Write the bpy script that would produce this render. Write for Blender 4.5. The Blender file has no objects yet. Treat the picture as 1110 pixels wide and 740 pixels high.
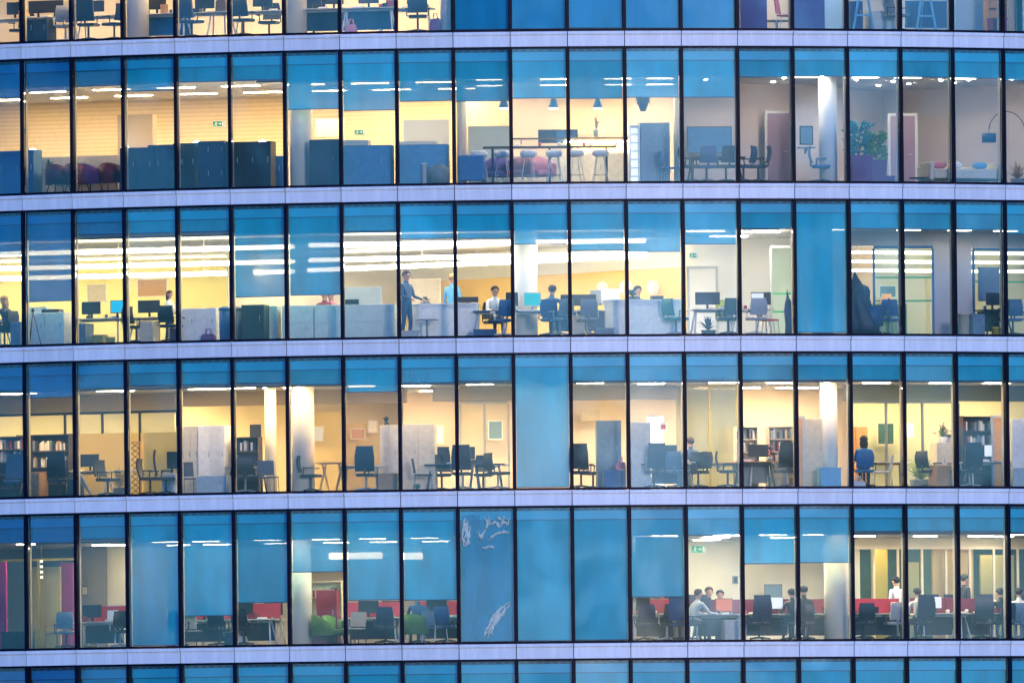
import bpy, bmesh, math, random
from mathutils import Vector, Matrix
random.seed(11)
PI = math.pi
SC = bpy.context.scene
COL = SC.collection

# ------------------------------------------------------------------ camera model
R, D = 27.7515, 439.874            # radius of the curved front, camera distance to its axis
ZB = 18.0                           # height of the middle white band above the ground
CZ = ZB - 14.7273
F = 17067.65                        # focal length in photo pixels
YAW, PITCH, ROLL = -0.00101, 0.03594, -0.01008
AZ, SH, BH, BW = -0.55436, 4.00614, 0.40578, 1.5
PW, PH = 1110.0, 740.0
_c, _s = math.cos(YAW), math.sin(YAW)
_rt = Vector((_c, -_s, 0))
_cp, _sp = math.cos(PITCH), math.sin(PITCH)
FWD = Vector((_s*_cp, _c*_cp, _sp))
_up = Vector((-_s*_sp, -_c*_sp, _cp))
_c, _s = math.cos(ROLL), math.sin(ROLL)
RIGHT = _c*_rt + _s*_up
UP = _c*_up - _s*_rt
EYE = Vector((0, -D, CZ))


def proj(p):
    d = p - EYE
    w = d.dot(FWD)
    return PW/2 + F*d.dot(RIGHT)/w, PH/2 - F*d.dot(UP)/w


def FZ(r):                          # floor level of storey r (0 = topmost in the photo)
    return ZB - (r - 2)*SH + BH/2


def th_b(i):
    return AZ + i*BW/R


def cyl(th, z, d=0.0):
    return Vector(((R - d)*math.sin(th), -(R - d)*math.cos(th), z))


def th_px(px, z):
    a, b = -1.1, 1.1
    for _ in range(40):
        m = (a + b)/2
        if proj(cyl(m, z))[0] < px: a = m
        else: b = m
    return (a + b)/2


def at(px, r, d, h=0.0):
    """point d metres behind the glass along the line of sight, h above the floor of storey r; and the bay's turn"""
    z = FZ(r) + h
    th = th_px(px, z)
    p = cyl(th, z)
    v = p - EYE
    v.z = 0
    v.normalize()
    return p + v*d, th


def zpix(px, py, r, d):
    """height above the floor of storey r of what shows at pixel row py, d behind the glass"""
    p, _ = at(px, r, d)
    a, b = -1.0, 5.0
    for _ in range(40):
        m = (a + b)/2
        if proj(Vector((p.x, p.y, FZ(r) + m)))[1] > py: a = m
        else: b = m
    return (a + b)/2


# ------------------------------------------------------------------ materials
MATS = {}


def srgb(*c):
    return tuple((v/255/12.92 if v <= 10 else ((v/255 + .055)/1.055)**2.4) for v in c)


def mat(name, col=(.5, .5, .5), rough=.6, var=.08, scale=6.0, metal=0.0, stretch=(1, 1, 1), spec=.5):
    if name in MATS: return MATS[name]
    m = bpy.data.materials.new(name)
    m.use_nodes = True
    nt = m.node_tree
    b = nt.nodes['Principled BSDF']
    b.inputs['Roughness'].default_value = rough
    b.inputs['Metallic'].default_value = metal
    b.inputs['Specular IOR Level'].default_value = spec
    tc = nt.nodes.new('ShaderNodeTexCoord')
    mp = nt.nodes.new('ShaderNodeMapping')
    mp.inputs['Scale'].default_value = stretch
    nz = nt.nodes.new('ShaderNodeTexNoise')
    nz.inputs['Scale'].default_value = scale
    nz.inputs['Detail'].default_value = 4
    rp = nt.nodes.new('ShaderNodeMapRange')
    rp.inputs['From Min'].default_value = .25
    rp.inputs['From Max'].default_value = .75
    rp.inputs['To Min'].default_value = 1 - var
    rp.inputs['To Max'].default_value = 1 + var
    mx = nt.nodes.new('ShaderNodeVectorMath')
    mx.operation = 'SCALE'
    mx.inputs[0].default_value = col[:3]
    L = nt.links.new
    L(tc.outputs['Object'], mp.inputs['Vector'])
    L(mp.outputs['Vector'], nz.inputs['Vector'])
    L(nz.outputs['Fac'], rp.inputs['Value'])
    L(rp.outputs['Result'], mx.inputs['Scale'])
    L(mx.outputs['Vector'], b.inputs['Base Color'])
    MATS[name] = m
    return m


def emit(name, col, strength):
    if name in MATS: return MATS[name]
    m = bpy.data.materials.new(name)
    m.use_nodes = True
    nt = m.node_tree
    b = nt.nodes['Principled BSDF']
    b.inputs['Base Color'].default_value = (*[.5*q for q in col], 1)
    b.inputs['Emission Color'].default_value = (*col, 1)
    b.inputs['Emission Strength'].default_value = strength
    MATS[name] = m
    return m


def glass_mat(name, tint, ior, rough, bump, scale, stretch=(1, 1, 1)):
    m = bpy.data.materials.new(name)
    m.use_nodes = True
    nt = m.node_tree
    nt.nodes.remove(nt.nodes['Principled BSDF'])
    out = nt.nodes['Material Output']
    N, L = nt.nodes.new, nt.links.new
    tr = N('ShaderNodeBsdfTransparent')
    tr.inputs['Color'].default_value = (*tint, 1)
    gl = N('ShaderNodeBsdfGlossy')
    gl.inputs['Roughness'].default_value = rough
    fr = N('ShaderNodeFresnel')
    fr.inputs['IOR'].default_value = ior
    tc = N('ShaderNodeTexCoord')
    mp = N('ShaderNodeMapping')
    mp.inputs['Scale'].default_value = stretch
    oi = N('ShaderNodeObjectInfo')
    ad = N('ShaderNodeVectorMath')
    ml = N('ShaderNodeVectorMath')
    ml.operation = 'SCALE'
    ml.inputs[0].default_value = (37, 19, 53)
    nz = N('ShaderNodeTexNoise')
    nz.inputs['Scale'].default_value = scale
    nz.inputs['Detail'].default_value = 1.5
    bp = N('ShaderNodeBump')
    bp.inputs['Strength'].default_value = 1
    bp.inputs['Distance'].default_value = bump
    mx = N('ShaderNodeMixShader')
    L(tc.outputs['Object'], mp.inputs['Vector'])
    L(oi.outputs['Random'], ml.inputs['Scale'])
    L(mp.outputs['Vector'], ad.inputs[0])
    L(ml.outputs['Vector'], ad.inputs[1])
    L(ad.outputs['Vector'], nz.inputs['Vector'])
    L(nz.outputs['Fac'], bp.inputs['Height'])
    L(bp.outputs['Normal'], gl.inputs['Normal'])
    L(fr.outputs['Fac'], mx.inputs['Fac'])
    L(tr.outputs['BSDF'], mx.inputs[1])
    L(gl.outputs['BSDF'], mx.inputs[2])
    L(mx.outputs['Shader'], out.inputs['Surface'])
    MATS[name] = m
    return m


def blind_mat(name, col, see, trans):
    """woven roller-blind fabric: a little see-through, a little translucent, fine weave"""
    m = bpy.data.materials.new(name)
    m.use_nodes = True
    nt = m.node_tree
    nt.nodes.remove(nt.nodes['Principled BSDF'])
    out = nt.nodes['Material Output']
    N, L = nt.nodes.new, nt.links.new
    tc = N('ShaderNodeTexCoord')
    mp = N('ShaderNodeMapping')
    mp.inputs['Scale'].default_value = (1.2, 1.2, .35)
    oi = N('ShaderNodeObjectInfo')
    ml = N('ShaderNodeVectorMath'); ml.operation = 'SCALE'; ml.inputs[0].default_value = (31, 57, 23)
    ad = N('ShaderNodeVectorMath')
    nz = N('ShaderNodeTexNoise'); nz.inputs['Scale'].default_value = 1.6; nz.inputs['Detail'].default_value = 3
    rp = N('ShaderNodeMapRange')
    rp.inputs['From Min'].default_value = .3; rp.inputs['From Max'].default_value = .7
    rp.inputs['To Min'].default_value = .84; rp.inputs['To Max'].default_value = 1.16
    pr = N('ShaderNodeMapRange')
    pr.inputs['To Min'].default_value = .82; pr.inputs['To Max'].default_value = 1.18
    mu = N('ShaderNodeMath'); mu.operation = 'MULTIPLY'
    cs = N('ShaderNodeVectorMath'); cs.operation = 'SCALE'; cs.inputs[0].default_value = col
    df = N('ShaderNodeBsdfDiffuse')
    tl = N('ShaderNodeBsdfTranslucent')
    tl.inputs['Color'].default_value = (.55, .6, .72, 1)
    tr = N('ShaderNodeBsdfTransparent')
    m1 = N('ShaderNodeMixShader'); m1.inputs['Fac'].default_value = trans
    m2 = N('ShaderNodeMixShader')
    sr = N('ShaderNodeMapRange'); sr.inputs['To Min'].default_value = see*.65; sr.inputs['To Max'].default_value = min(see*1.45, .9)
    L(oi.outputs['Random'], sr.inputs['Value']); L(sr.outputs['Result'], m2.inputs['Fac'])
    L(tc.outputs['Object'], mp.inputs['Vector'])
    L(oi.outputs['Random'], ml.inputs['Scale'])
    L(mp.outputs['Vector'], ad.inputs[0]); L(ml.outputs['Vector'], ad.inputs[1])
    L(ad.outputs['Vector'], nz.inputs['Vector'])
    L(nz.outputs['Fac'], rp.inputs['Value'])
    L(oi.outputs['Random'], pr.inputs['Value'])
    L(rp.outputs['Result'], mu.inputs[0]); L(pr.outputs['Result'], mu.inputs[1])
    L(mu.outputs['Value'], cs.inputs['Scale'])
    L(cs.outputs['Vector'], df.inputs['Color'])
    L(df.outputs['BSDF'], m1.inputs[1]); L(tl.outputs['BSDF'], m1.inputs[2])
    L(m1.outputs['Shader'], m2.inputs[1]); L(tr.outputs['BSDF'], m2.inputs[2])
    L(m2.outputs['Shader'], out.inputs['Surface'])
    MATS[name] = m
    return m


GLASS = glass_mat('facade_glass', (.94, .985, 1.0), 1.49, .02, .018, .45, (1, 1, .6))
INGLASS = glass_mat('partition_glass', (.95, .97, .94), 1.3, .03, .0, 1)
GREENGLASS = glass_mat('green_partition_glass', (.86, .96, .90), 1.35, .03, .0, 1)
BLIND = blind_mat('blue_blind_fabric', (.006, .70, .90), .24, .09)
UPPER_REFL = blind_mat('sheer_blue_reflection', (.006, .70, .90), .46, .10)  # blue cloth standing in for reflections in the upper glass
BLIND_UNLIT = blind_mat('unlit_blue_blind_fabric', (.006, .38, .68), .05, .06)  # same cloth, the unlit room behind put into a darker colour
PELM = mat('blind_pelmet', (.012, .56, .78), .5, .12, 1.5)
PANEL = mat('band_panel_paint', (.90, .93, .86), .42, .11, 2.2, stretch=(3.2, 1, .5))
_nt = PANEL.node_tree
_oi = _nt.nodes.new('ShaderNodeObjectInfo')
_rp = _nt.nodes.new('ShaderNodeMapRange'); _rp.inputs['To Min'].default_value = .93; _rp.inputs['To Max'].default_value = 1.05
_vm = _nt.nodes.new('ShaderNodeVectorMath'); _vm.operation = 'SCALE'
_b = _nt.nodes['Principled BSDF']
_src = _b.inputs['Base Color'].links[0].from_socket
_nt.links.new(_oi.outputs['Random'], _rp.inputs['Value']); _nt.links.new(_rp.outputs['Result'], _vm.inputs['Scale'])
_nt.links.new(_src, _vm.inputs[0]); _nt.links.new(_vm.outputs['Vector'], _b.inputs['Base Color'])
DARK = mat('dark_frame_paint', (.002, .004, .016), .5, .1, spec=.15)
FIN = mat('pale_inner_mullion', (.50, .47, .42), .5, .05)
SLAB = mat('concrete_slab', (.30, .30, .31), .8)
CARPET = mat('grey_carpet', (.10, .10, .12), .95, .15, 30)
CEIL = mat('ceiling_tile', (.74, .72, .68), .8, .04, 2)
BULK = mat('bulkhead_grey', (.40, .42, .46), .7)
CASS = mat('blind_cassette', (.03, .13, .30), .5)
CASSD = mat('blind_bracket', (.01, .04, .10), .5)

C = dict(
    counterblue=(.05, .24, .44), inkblue=(.003, .020, .065), navy=(.004, .011, .034), black=(.004, .004, .006), charcoal=(.012, .013, .018), steel=(.32, .34, .38), white=(.78, .77, .75), cream=(.70, .62, .48),
    beige=(.55, .46, .34), red=(.48, .025, .05), crimson=(.20, .010, .03), pink=(.62, .22, .28), purple=(.15, .025, .17), violet=(.085, .055, .24), teal=(.02, .22, .24),
    green=(.09, .19, .02), lime=(.34, .42, .08), darkgreen=(.015, .06, .05), blue=(.02, .14, .34), midblue=(.010, .062, .18), skyblue=(.12, .38, .62), greyblue=(.13, .21, .30),
    grey=(.16, .17, .19), palegrey=(.46, .46, .46), wood=(.45, .24, .09), orangewood=(.62, .29, .07), darkwood=(.06, .033, .02), orange=(.80, .40, .08),
    yellow=(.65, .55, .06), skin=(.50, .27, .18), skinb=(.30, .15, .09), hairdark=(.012, .009, .008), hairbrown=(.05, .025, .012), hairblond=(.40, .22, .07), peach=(.72, .52, .38),
    mustard=(.40, .30, .04), glasswhite=(.50, .56, .56))


def M(n, rough=.55):
    return mat(n, C[n], rough, .10, 9)


# ------------------------------------------------------------------ mesh builder
class MB:
    def __init__(s):
        s.bm = bmesh.new()
        s.m = 0

    def _mark(s, faces, smooth=False):
        for f in faces:
            f.material_index = s.m
            f.smooth = smooth

    def box(s, x0, x1, y0, y1, z0, z1, bev=0.0, mtx=None, m=None):
        if m is not None: s.m = m
        g = bmesh.ops.create_cube(s.bm, size=1)
        v = g['verts']
        for q in v:
            q.co = Vector((x0 + (q.co.x + .5)*(x1 - x0), y0 + (q.co.y + .5)*(y1 - y0), z0 + (q.co.z + .5)*(z1 - z0)))
        fs = list({f for q in v for f in q.link_faces})
        s._mark(fs)
        if bev:
            es = list({e for f in fs for e in f.edges})
            r = bmesh.ops.bevel(s.bm, geom=es, offset=bev, segments=2, affect='EDGES', profile=.6)
            s._mark(r['faces'])
            v = list({q for f in r['faces'] for q in f.verts} | {q for q in v if q.is_valid})
        if mtx is not None:
            bmesh.ops.transform(s.bm, matrix=mtx, verts=[q for q in v if q.is_valid])
        return s

    def tube(s, pts, rad, n=8, m=None, cap=True):
        if m is not None: s.m = m
        pts = [Vector(p) for p in pts]
        if not isinstance(rad, (list, tuple)): rad = [rad]*len(pts)
        rings = []
        for i, p in enumerate(pts):
            t = (pts[min(i + 1, len(pts) - 1)] - pts[max(i - 1, 0)]).normalized()
            a = t.orthogonal() if abs(t.z) > .9 else t.cross(Vector((0, 0, 1)))
            a.normalize()
            b = t.cross(a)
            rings.append([s.bm.verts.new(p + rad[i]*(math.cos(2*PI*k/n)*a + math.sin(2*PI*k/n)*b)) for k in range(n)])
        fs = []
        for A, B in zip(rings, rings[1:]):
            # pick the offset with least twist
            o = min(range(n), key=lambda q: (A[0].co - B[q].co).length)
            for k in range(n):
                fs.append(s.bm.faces.new((A[k], A[(k + 1) % n], B[(k + 1 + o) % n], B[(k + o) % n])))
        s._mark(fs, True)
        if cap:
            s._mark([s.bm.faces.new(rings[0][::-1]), s.bm.faces.new(rings[-1])])
        return s

    def lathe(s, prof, c=(0, 0, 0), n=18, m=None, wob=None):
        if m is not None: s.m = m
        c = Vector(c)
        rings = []
        for r, z in prof:
            rr = max(r, .0006)
            rings.append([s.bm.verts.new(c + Vector(((rr*(wob(k/n, z) if wob else 1))*math.cos(2*PI*k/n), (rr*(wob(k/n, z) if wob else 1))*math.sin(2*PI*k/n), z))) for k in range(n)])
        fs = [s.bm.faces.new((A[k], A[(k + 1) % n], B[(k + 1) % n], B[k])) for A, B in zip(rings, rings[1:]) for k in range(n)]
        s._mark(fs, True)
        s._mark([s.bm.faces.new(rings[0][::-1]), s.bm.faces.new(rings[-1])])
        return s

    def ell(s, c, rx, ry, rz, m=None, u=14, v=9):
        if m is not None: s.m = m
        g = bmesh.ops.create_uvsphere(s.bm, u_segments=u, v_segments=v, radius=1)
        for q in g['verts']:
            q.co = Vector((c[0] + q.co.x*rx, c[1] + q.co.y*ry, c[2] + q.co.z*rz))
        s._mark(list({f for q in g['verts'] for f in q.link_faces}), True)
        return s

    def prism(s, poly, y0, y1, m=None, axis='y'):
        """poly in (x, z), pushed from y0 to y1 (axis y) or in (y, z) from x0 to x1 (axis x) or (x, y) along z"""
        if m is not None: s.m = m
        f = {'y': lambda p, t: (p[0], t, p[1]), 'x': lambda p, t: (t, p[0], p[1]), 'z': lambda p, t: (p[0], p[1], t)}[axis]
        A = [s.bm.verts.new(f(p, y0)) for p in poly]
        B = [s.bm.verts.new(f(p, y1)) for p in poly]
        n = len(poly)
        fs = [s.bm.faces.new(A), s.bm.faces.new(B[::-1])] + [s.bm.faces.new((A[k], B[k], B[(k + 1) % n], A[(k + 1) % n])) for k in range(n)]
        s._mark(fs)
        return s

    def mesh(s, name, mats):
        bmesh.ops.recalc_face_normals(s.bm, faces=s.bm.faces[:])
        me = bpy.data.meshes.new(name)
        s.bm.to_mesh(me)
        s.bm.free()
        for x in mats: me.materials.append(x)
        return me


def link(name, data, parent=None):
    o = bpy.data.objects.new(name, data)
    COL.objects.link(o)
    if parent is not None: o.parent = parent
    return o


def build(name, mb, mats, parent=None):
    return link(name, mb.mesh(name, mats if isinstance(mats, (list, tuple)) else [mats]), parent)


CACHE = {}


def part(name, key, fn, mats, parent=None):
    k = (name,) + tuple(key)
    if k not in CACHE:
        mb = MB()
        fn(mb)
        CACHE[k] = mb.mesh(name, mats if isinstance(mats, (list, tuple)) else [mats])
    return link(name, CACHE[k], parent)


# ------------------------------------------------------------------ the setting: ground
g = MB()
g.box(-3000, 3000, -3000, 3000, -.5, 0)
GR = mat('paved_ground', (.16, .16, .17), .8, .25, .3)
o = build('ground', g, GR)
o['kind'] = 'structure'

# ------------------------------------------------------------------ the building
BLD = link('office_building', None)
BLD['label'] = 'curved glass office building with white floor bands and blue roller blinds at dusk'
BLD['category'] = 'building'
BLD.location = (0, -R, 0)
BOFF = Vector((0, R, 0))           # children are given in world coordinates, shifted by the root


def bpart(name, mb, mats, parent=None):
    o = build(name, mb, mats, parent or BLD)
    if parent is None: o.location = BOFF
    return o


I0, I1 = -3, 24                    # mullion indices the front runs between
YB = 1.5                           # back of the built part of the floor plates


def plate(z0, z1, d, mt, name, ms, r=None):
    th0, th1 = th_b(I0), th_b(I1)
    pts = [((R - d)*math.sin(t), -(R - d)*math.cos(t)) for t in [th0 + (th1 - th0)*k/108 for k in range(109)]]
    pts += [(pts[-1][0], YB), (pts[0][0], YB)]
    mb = MB()
    mb.prism(pts, z0, z1, axis='z')
    if r: mb.bm.normal_update()
    return bpart(name, mb, mt)


CH = 2.86                          # suspended ceiling height
for r in range(-1, 6):
    plate(FZ(r) - BH + .01, FZ(r) - .012, .13, CARPET, 'floor_slab', None)
for r in range(6):
    plate(FZ(r) + CH, FZ(r) + CH + .05, .42, CEIL, 'ceiling', None)


def arcwall(name, r, i0, i1, d0, d1, z0, z1, mt, n=40):
    th0, th1 = th_b(i0), th_b(i1)
    ts = [th0 + (th1 - th0)*k/n for k in range(n + 1)]
    poly = [((R - d0)*math.sin(t), -(R - d0)*math.cos(t)) for t in ts] + [((R - d1)*math.sin(t), -(R - d1)*math.cos(t)) for t in ts[::-1]]
    mb = MB()
    mb.prism(poly, FZ(r) + z0, FZ(r) + z1, axis='z')
    return bpart(name, mb, mt)


for r in range(6):
    arcwall('bulkhead', r, I0, I1, .36, .418, CH - .012, SH - BH - .002, BULK, 108)

# outer shell behind the rooms
mb = MB()
x0, x1 = R*math.sin(th_b(I0)), R*math.sin(th_b(I1))
mb.box(x0 - .3, x1 + .3, YB, YB + .3, 0, FZ(-1) + 3.6)
bpart('core_wall', mb, SLAB)
for xs, th in ((x0 - .35, th_b(I0)), (x1 + .05, th_b(I1))):
    mb = MB()
    mb.box(xs, xs + .3, -R*math.cos(th), YB - .01, 0, FZ(-1) + 3.6)
    bpart('end_wall', mb, SLAB)
# ground-level storeys under the picture, and the roof storey above it
mb = MB()
n = 108
ts = [th_b(I0) + (th_b(I1) - th_b(I0))*k/n for k in range(n + 1)]
poly = [(R*math.sin(t)*.999, -R*math.cos(t)*.999) for t in ts] + [((R - .3)*math.sin(t), -(R - .3)*math.cos(t)) for t in ts[::-1]]
mb.prism(poly, 0, FZ(5) - BH - .01, axis='z')
bpart('plinth', mb, PANEL)
mb = MB()
mb.prism(poly, FZ(0) + SH, FZ(0) + SH + 3.6, axis='z')
bpart('parapet', mb, PANEL)


def bay_frame(i, r):
    th = (th_b(i) + th_b(i + 1))/2
    rr = R*math.cos(BW/R/2)
    return Matrix.Translation(Vector((rr*math.sin(th), -rr*math.cos(th), FZ(r))) + BOFF) @ Matrix.Rotation(th, 4, 'Z')


WH = SH - BH                       # 3.60 clear window height


def f_frame(mb):
    o_ = [(-.735, .002), (.735, .002), (.735, WH - .002), (-.735, WH - .002)]
    i_ = [(-.70, .055), (.70, .055), (.70, WH - .055), (-.70, WH - .055)]
    A, B, C_, D_ = ([mb.bm.verts.new((x, y, z)) for x, z in p] for p, y in ((o_, .0), (i_, .0), (o_, .14), (i_, .14)))
    for k in range(4):
        j = (k + 1) % 4
        mb._mark([mb.bm.faces.new(q) for q in ((A[k], A[j], B[j], B[k]), (C_[j], C_[k], D_[k], D_[j]), (A[j], A[k], C_[k], C_[j]), (B[k], B[j], D_[j], D_[k]))])


def f_pane(mb):
    mb.box(-.70, .70, .055, .08, .05, WH - .05)


def f_mull(mb):
    mb.box(-.042, .042, -.03, .13, .0, WH, bev=.006, m=0)
    mb.box(-.034, .034, .131, .27, .06, WH - .06, bev=.006, m=1)


def f_blind(zb):
    def fn(mb):
        mb.box(-.70, .70, .17, .25, WH - .13, WH - .06, bev=.01, m=1)
        mb.box(-.70, .70, .176, .182, WH - .36, WH - .135, m=3)
        mb.box(-.70, .70, .170, .188, WH - .378, WH - .361, m=1)
        for k in range(6):
            x = -.6 + k*.22 + random.uniform(-.02, .02)
            mb.box(x - .06, x + .06, .15, .168, WH - .115, WH - .07, m=2)
        mb.box(-.69, .69, .205, .209, zb + .012, WH - .10, m=0)
        mb.tube([(-.69, .207, zb + .012), (.69, .207, zb + .012)], .012, m=1)
    return fn


def f_spandrel(mb):
    prof = [(-.02, .0), (-.02, .285), (.0, .292), (.0, .302), (-.055, .308), (-.058, .335), (-.05, .392), (.12, .402), (.12, .0)]
    mb.prism(prof, -.739, .739, axis='x')


# lower edge of every blind, read from the photograph (pixel row), per storey and bay
BL = {
    0: [None]*9 + ['F']*5 + [None]*6,
    1: [107, 100, 94, 99, 89, 87, 119, 120, 110, 110, 107, 107, 106, 106, 84, 83, 84, 84, 85, 88],
    2: [277, 327, 254, 252, 240, 322, 320, 251, 259, 259, 265, 272, 273, 265, 248, 'F', 248, 249, 249, 254],
    3: [424, 431, 421, 412, 417, 408, 417, 425, 415, 413, 'F', 413, 413, 412, 412, 412, 412, 413, 413, 413],
    4: [589, 588, 581, 'F', 667, 653, 620, 650, 650, 'F', 'F', 'F', 647, 580, 611, 610, 576, 576, 576, 577],
}
WIN = {}
for r in range(5):
    for i in range(20):
        mtx = bay_frame(i, r)
        w = part('window', (), f_frame, DARK, BLD)
        w.matrix_local = mtx
        pn = part('pane', (), f_pane, GLASS, w)
        pn.rotation_euler = (math.radians(random.uniform(-.3, .3)), 0, math.radians(random.uniform(-.6, .6)))
        mu = part('mullion', (), f_mull, [DARK, FIN], w)
        mu.location.x = -.75
        b = BL[r][i]
        if b is None: zb = 2.86
        elif b == 'F': zb = .06 + random.random()*.02
        else:
            px = proj(mtx.to_translation() - BOFF)[0]
            zb = zpix(px, b, r, .2)
        zb = min(round(zb, 2), 2.9)
        part('roller_blind', (zb, r == 0), f_blind(zb), [BLIND_UNLIT if r == 0 else UPPER_REFL if zb > 2.66 else BLIND, CASS, CASSD, PELM], w)
        WIN[r, i] = w
# the sliver of the lowest storey and the bays beyond the frame, as one part
mb = MB()
for r in range(6):
    for i in (range(I0, I1) if r == 5 else [-3, -2, -1, 20, 21, 22, 23]):
        mtx = Matrix.Translation(-BOFF) @ bay_frame(i, r)
        sub = MB()
        f_mull(sub)
        bmesh.ops.translate(sub.bm, vec=(-.75, 0, 0), verts=sub.bm.verts[:])
        f_frame(sub)
        for f in sub.bm.faces: f.material_index = 0
        k = len(sub.bm.verts)
        sub.m = 1; f_pane(sub)
        zb = 1.9 if r == 5 else 2.8
        f0 = len(sub.bm.faces)
        q = set(sub.bm.faces)
        f_blind(zb)(sub)
        for f in sub.bm.faces:
            if f not in q: f.material_index += 2
        # the mullion sits on the bay's edge
        me = bpy.data.meshes.new('tmp')
        bmesh.ops.recalc_face_normals(sub.bm, faces=sub.bm.faces[:])
        sub.bm.transform(mtx)
        sub.bm.to_mesh(me); sub.bm.free()
        mb.bm.from_mesh(me)
        bpy.data.meshes.remove(me)
o = bpart('window', mb, [DARK, GLASS, BLIND, CASS, CASSD, PELM])
o['kind'] = 'stuff'
for r in range(5):
    for i in range(20):
        s = part('spandrel_panel', (), f_spandrel, PANEL, BLD)
        s.matrix_local = bay_frame(i, r) @ Matrix.Translation((0, 0, -BH))
mb = MB()
for r in range(-1, 6):
    for i in (range(I0, I1) if r in (-1, 5) else [-3, -2, -1, 20, 21, 22, 23]):
        sub = MB()
        f_spandrel(sub)
        sub.bm.transform(Matrix.Translation(-BOFF) @ bay_frame(i, r) @ Matrix.Translation((0, 0, -BH)))
        me = bpy.data.meshes.new('tmp')
        sub.bm.to_mesh(me); sub.bm.free()
        mb.bm.from_mesh(me)
        bpy.data.meshes.remove(me)
o = bpart('spandrel_panel', mb, PANEL)
o['kind'] = 'stuff'


# ------------------------------------------------------------------ inside walls, columns, doors (parts of the building)
def wallmat(name, col, rough=.75, var=.05):
    return mat('wall_' + name, col, rough, var, 1.2)


def wall(r, a, b, z0, z1, mt, t=.08, name='inner_wall', parent=None):
    p, _ = at(a[0], r, a[1])
    q, _ = at(b[0], r, b[1])
    d = (q - p)
    L = d.length
    mb = MB()
    mb.box(0, L, 0, t, z0, z1)
    o = build(name, mb, mt, BLD)
    o.location = p + BOFF
    o.rotation_euler.z = math.atan2(d.y, d.x)
    return o


def light_streaked(name, col, scale, lo):
    """wall with horizontal light streaks put into its colour"""
    if name in MATS: return MATS[name]
    m = mat(name, col, .7, .05)
    nt = m.node_tree
    b = nt.nodes['Principled BSDF']
    wv = nt.nodes.new('ShaderNodeTexWave')
    wv.bands_direction = 'Z'
    wv.inputs['Scale'].default_value = scale
    wv.inputs['Distortion'].default_value = 1.2
    wv.inputs['Detail'].default_value = 2
    wv.inputs['Detail Scale'].default_value = .4
    tc = [x for x in nt.nodes if x.type == 'TEX_COORD'][0]
    mp = nt.nodes.new('ShaderNodeMapping')
    mp.inputs['Scale'].default_value = (.12, .12, 1)
    nt.links.new(tc.outputs['Object'], mp.inputs['Vector'])
    nt.links.new(mp.outputs['Vector'], wv.inputs['Vector'])
    mx = nt.nodes.new('ShaderNodeMix'); mx.data_type = 'RGBA'; mx.blend_type = 'MULTIPLY'
    mx.inputs[0].default_value = 1
    rp = nt.nodes.new('ShaderNodeMapRange'); rp.inputs['To Min'].default_value = lo
    nt.links.new(wv.outputs['Fac'], rp.inputs['Value'])
    src = b.inputs['Base Color'].links[0].from_socket
    nt.links.new(src, mx.inputs[6]); nt.links.new(rp.outputs['Result'], mx.inputs[7])
    nt.links.new(mx.outputs[2], b.inputs['Base Color'])
    return m


PEACH = wallmat('peach', (.74, .60, .46))
CREAMW = wallmat('cream', (.74, .68, .56))
WHITEW = wallmat('white', (.80, .77, .73))
GREYW = wallmat('grey', (.46, .46, .50))
MUSHROOM = wallmat('mushroom', (.60, .50, .47))
HONEY = wallmat('honey', (.70, .55, .30))
DGREYW = wallmat('dark_grey', (.17, .16, .17))
YELLW = wallmat('yellow', (.62, .54, .22))
OLIVE = wallmat('olive', (.34, .32, .16))
ORANGEW = wallmat('orange', (.78, .50, .16))
STREAKW = light_streaked('wall_light_streaks', (.78, .61, .38), 2.9, .84)
TEALW = wallmat('teal', (.07, .14, .12))
MAGW = wallmat('magenta', (.42, .02, .18))


def column(r, px, d, rad=.29, mt=None, h=CH - .005):
    p, th = at(px, r, d)
    o = part('column', (rad, h, (mt or CREAMW).name), lambda mb: mb.lathe([(rad, .0), (rad, h)], n=32), mt or CREAMW, BLD)
    o.location = p + BOFF
    return o


def glass_wall(r, a, b, z1, stripes=(), n=2, frame='steel'):
    p, _ = at(a[0], r, a[1]); q, _ = at(b[0], r, b[1])
    d = q - p
    L = d.length
    mb = MB(); mb.box(0, L, 0, .012, .05, z1 - .05)
    o = build('glass_partition', mb, GREENGLASS if stripes else INGLASS, BLD)
    o.location = p + BOFF
    o.rotation_euler.z = math.atan2(d.y, d.x)
    mb = MB()
    mb.box(0, L, -.02, .03, z1 - .07, z1); mb.box(0, L, -.02, .03, 0, .05)
    for k in range(n + 1):
        x = L*k/n
        mb.box(x - .03, x + .03, -.022, .032, .05, z1 - .07)
    build('partition_frame', mb, M(frame), o)
    if stripes:
        mb = MB()
        for z in stripes: mb.box(.04, L - .04, -.006, -.003, z, z + .045)
        build('glass_stripe', mb, mat('green_film', (.02, .45, .16), .5), o)
    return o


def door(r, px, d, w, h, mt, rz=0, pt=None):
    p, th = at(px, r, d)
    mb = MB(); mb.box(-w/2, w/2, -.02, .02, .005, h, bev=.004)
    o = build('door', mb, mt, BLD)
    o.location = p + BOFF; o.rotation_euler.z = th*.3 + rz
    mb = MB()
    for sx in (-1, 1): mb.box(sx*(w/2 + .035) - .035, sx*(w/2 + .035) + .035, -.03, .05, 0, h + .07)
    mb.box(-w/2, w/2, -.03, .05, h, h + .07)
    build('door_frame', mb, M('palegrey') if pt is None else pt, o)
    mb = MB(); mb.tube([(w/2 - .09, -.022, 1.02), (w/2 - .09, -.065, 1.02), (w/2 - .2, -.065, 1.02)], .011)
    build('handle', mb, M('steel'), o)
    return o


# ------------------------------------------------------------------ things: placing
def root(name, label, cat, group, pos, rz, mesh=None):
    o = link(name, mesh)
    o['label'] = label
    o['category'] = cat
    if group: o['group'] = group
    o.location = pos
    o.rotation_euler.z = rz
    return o


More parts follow.
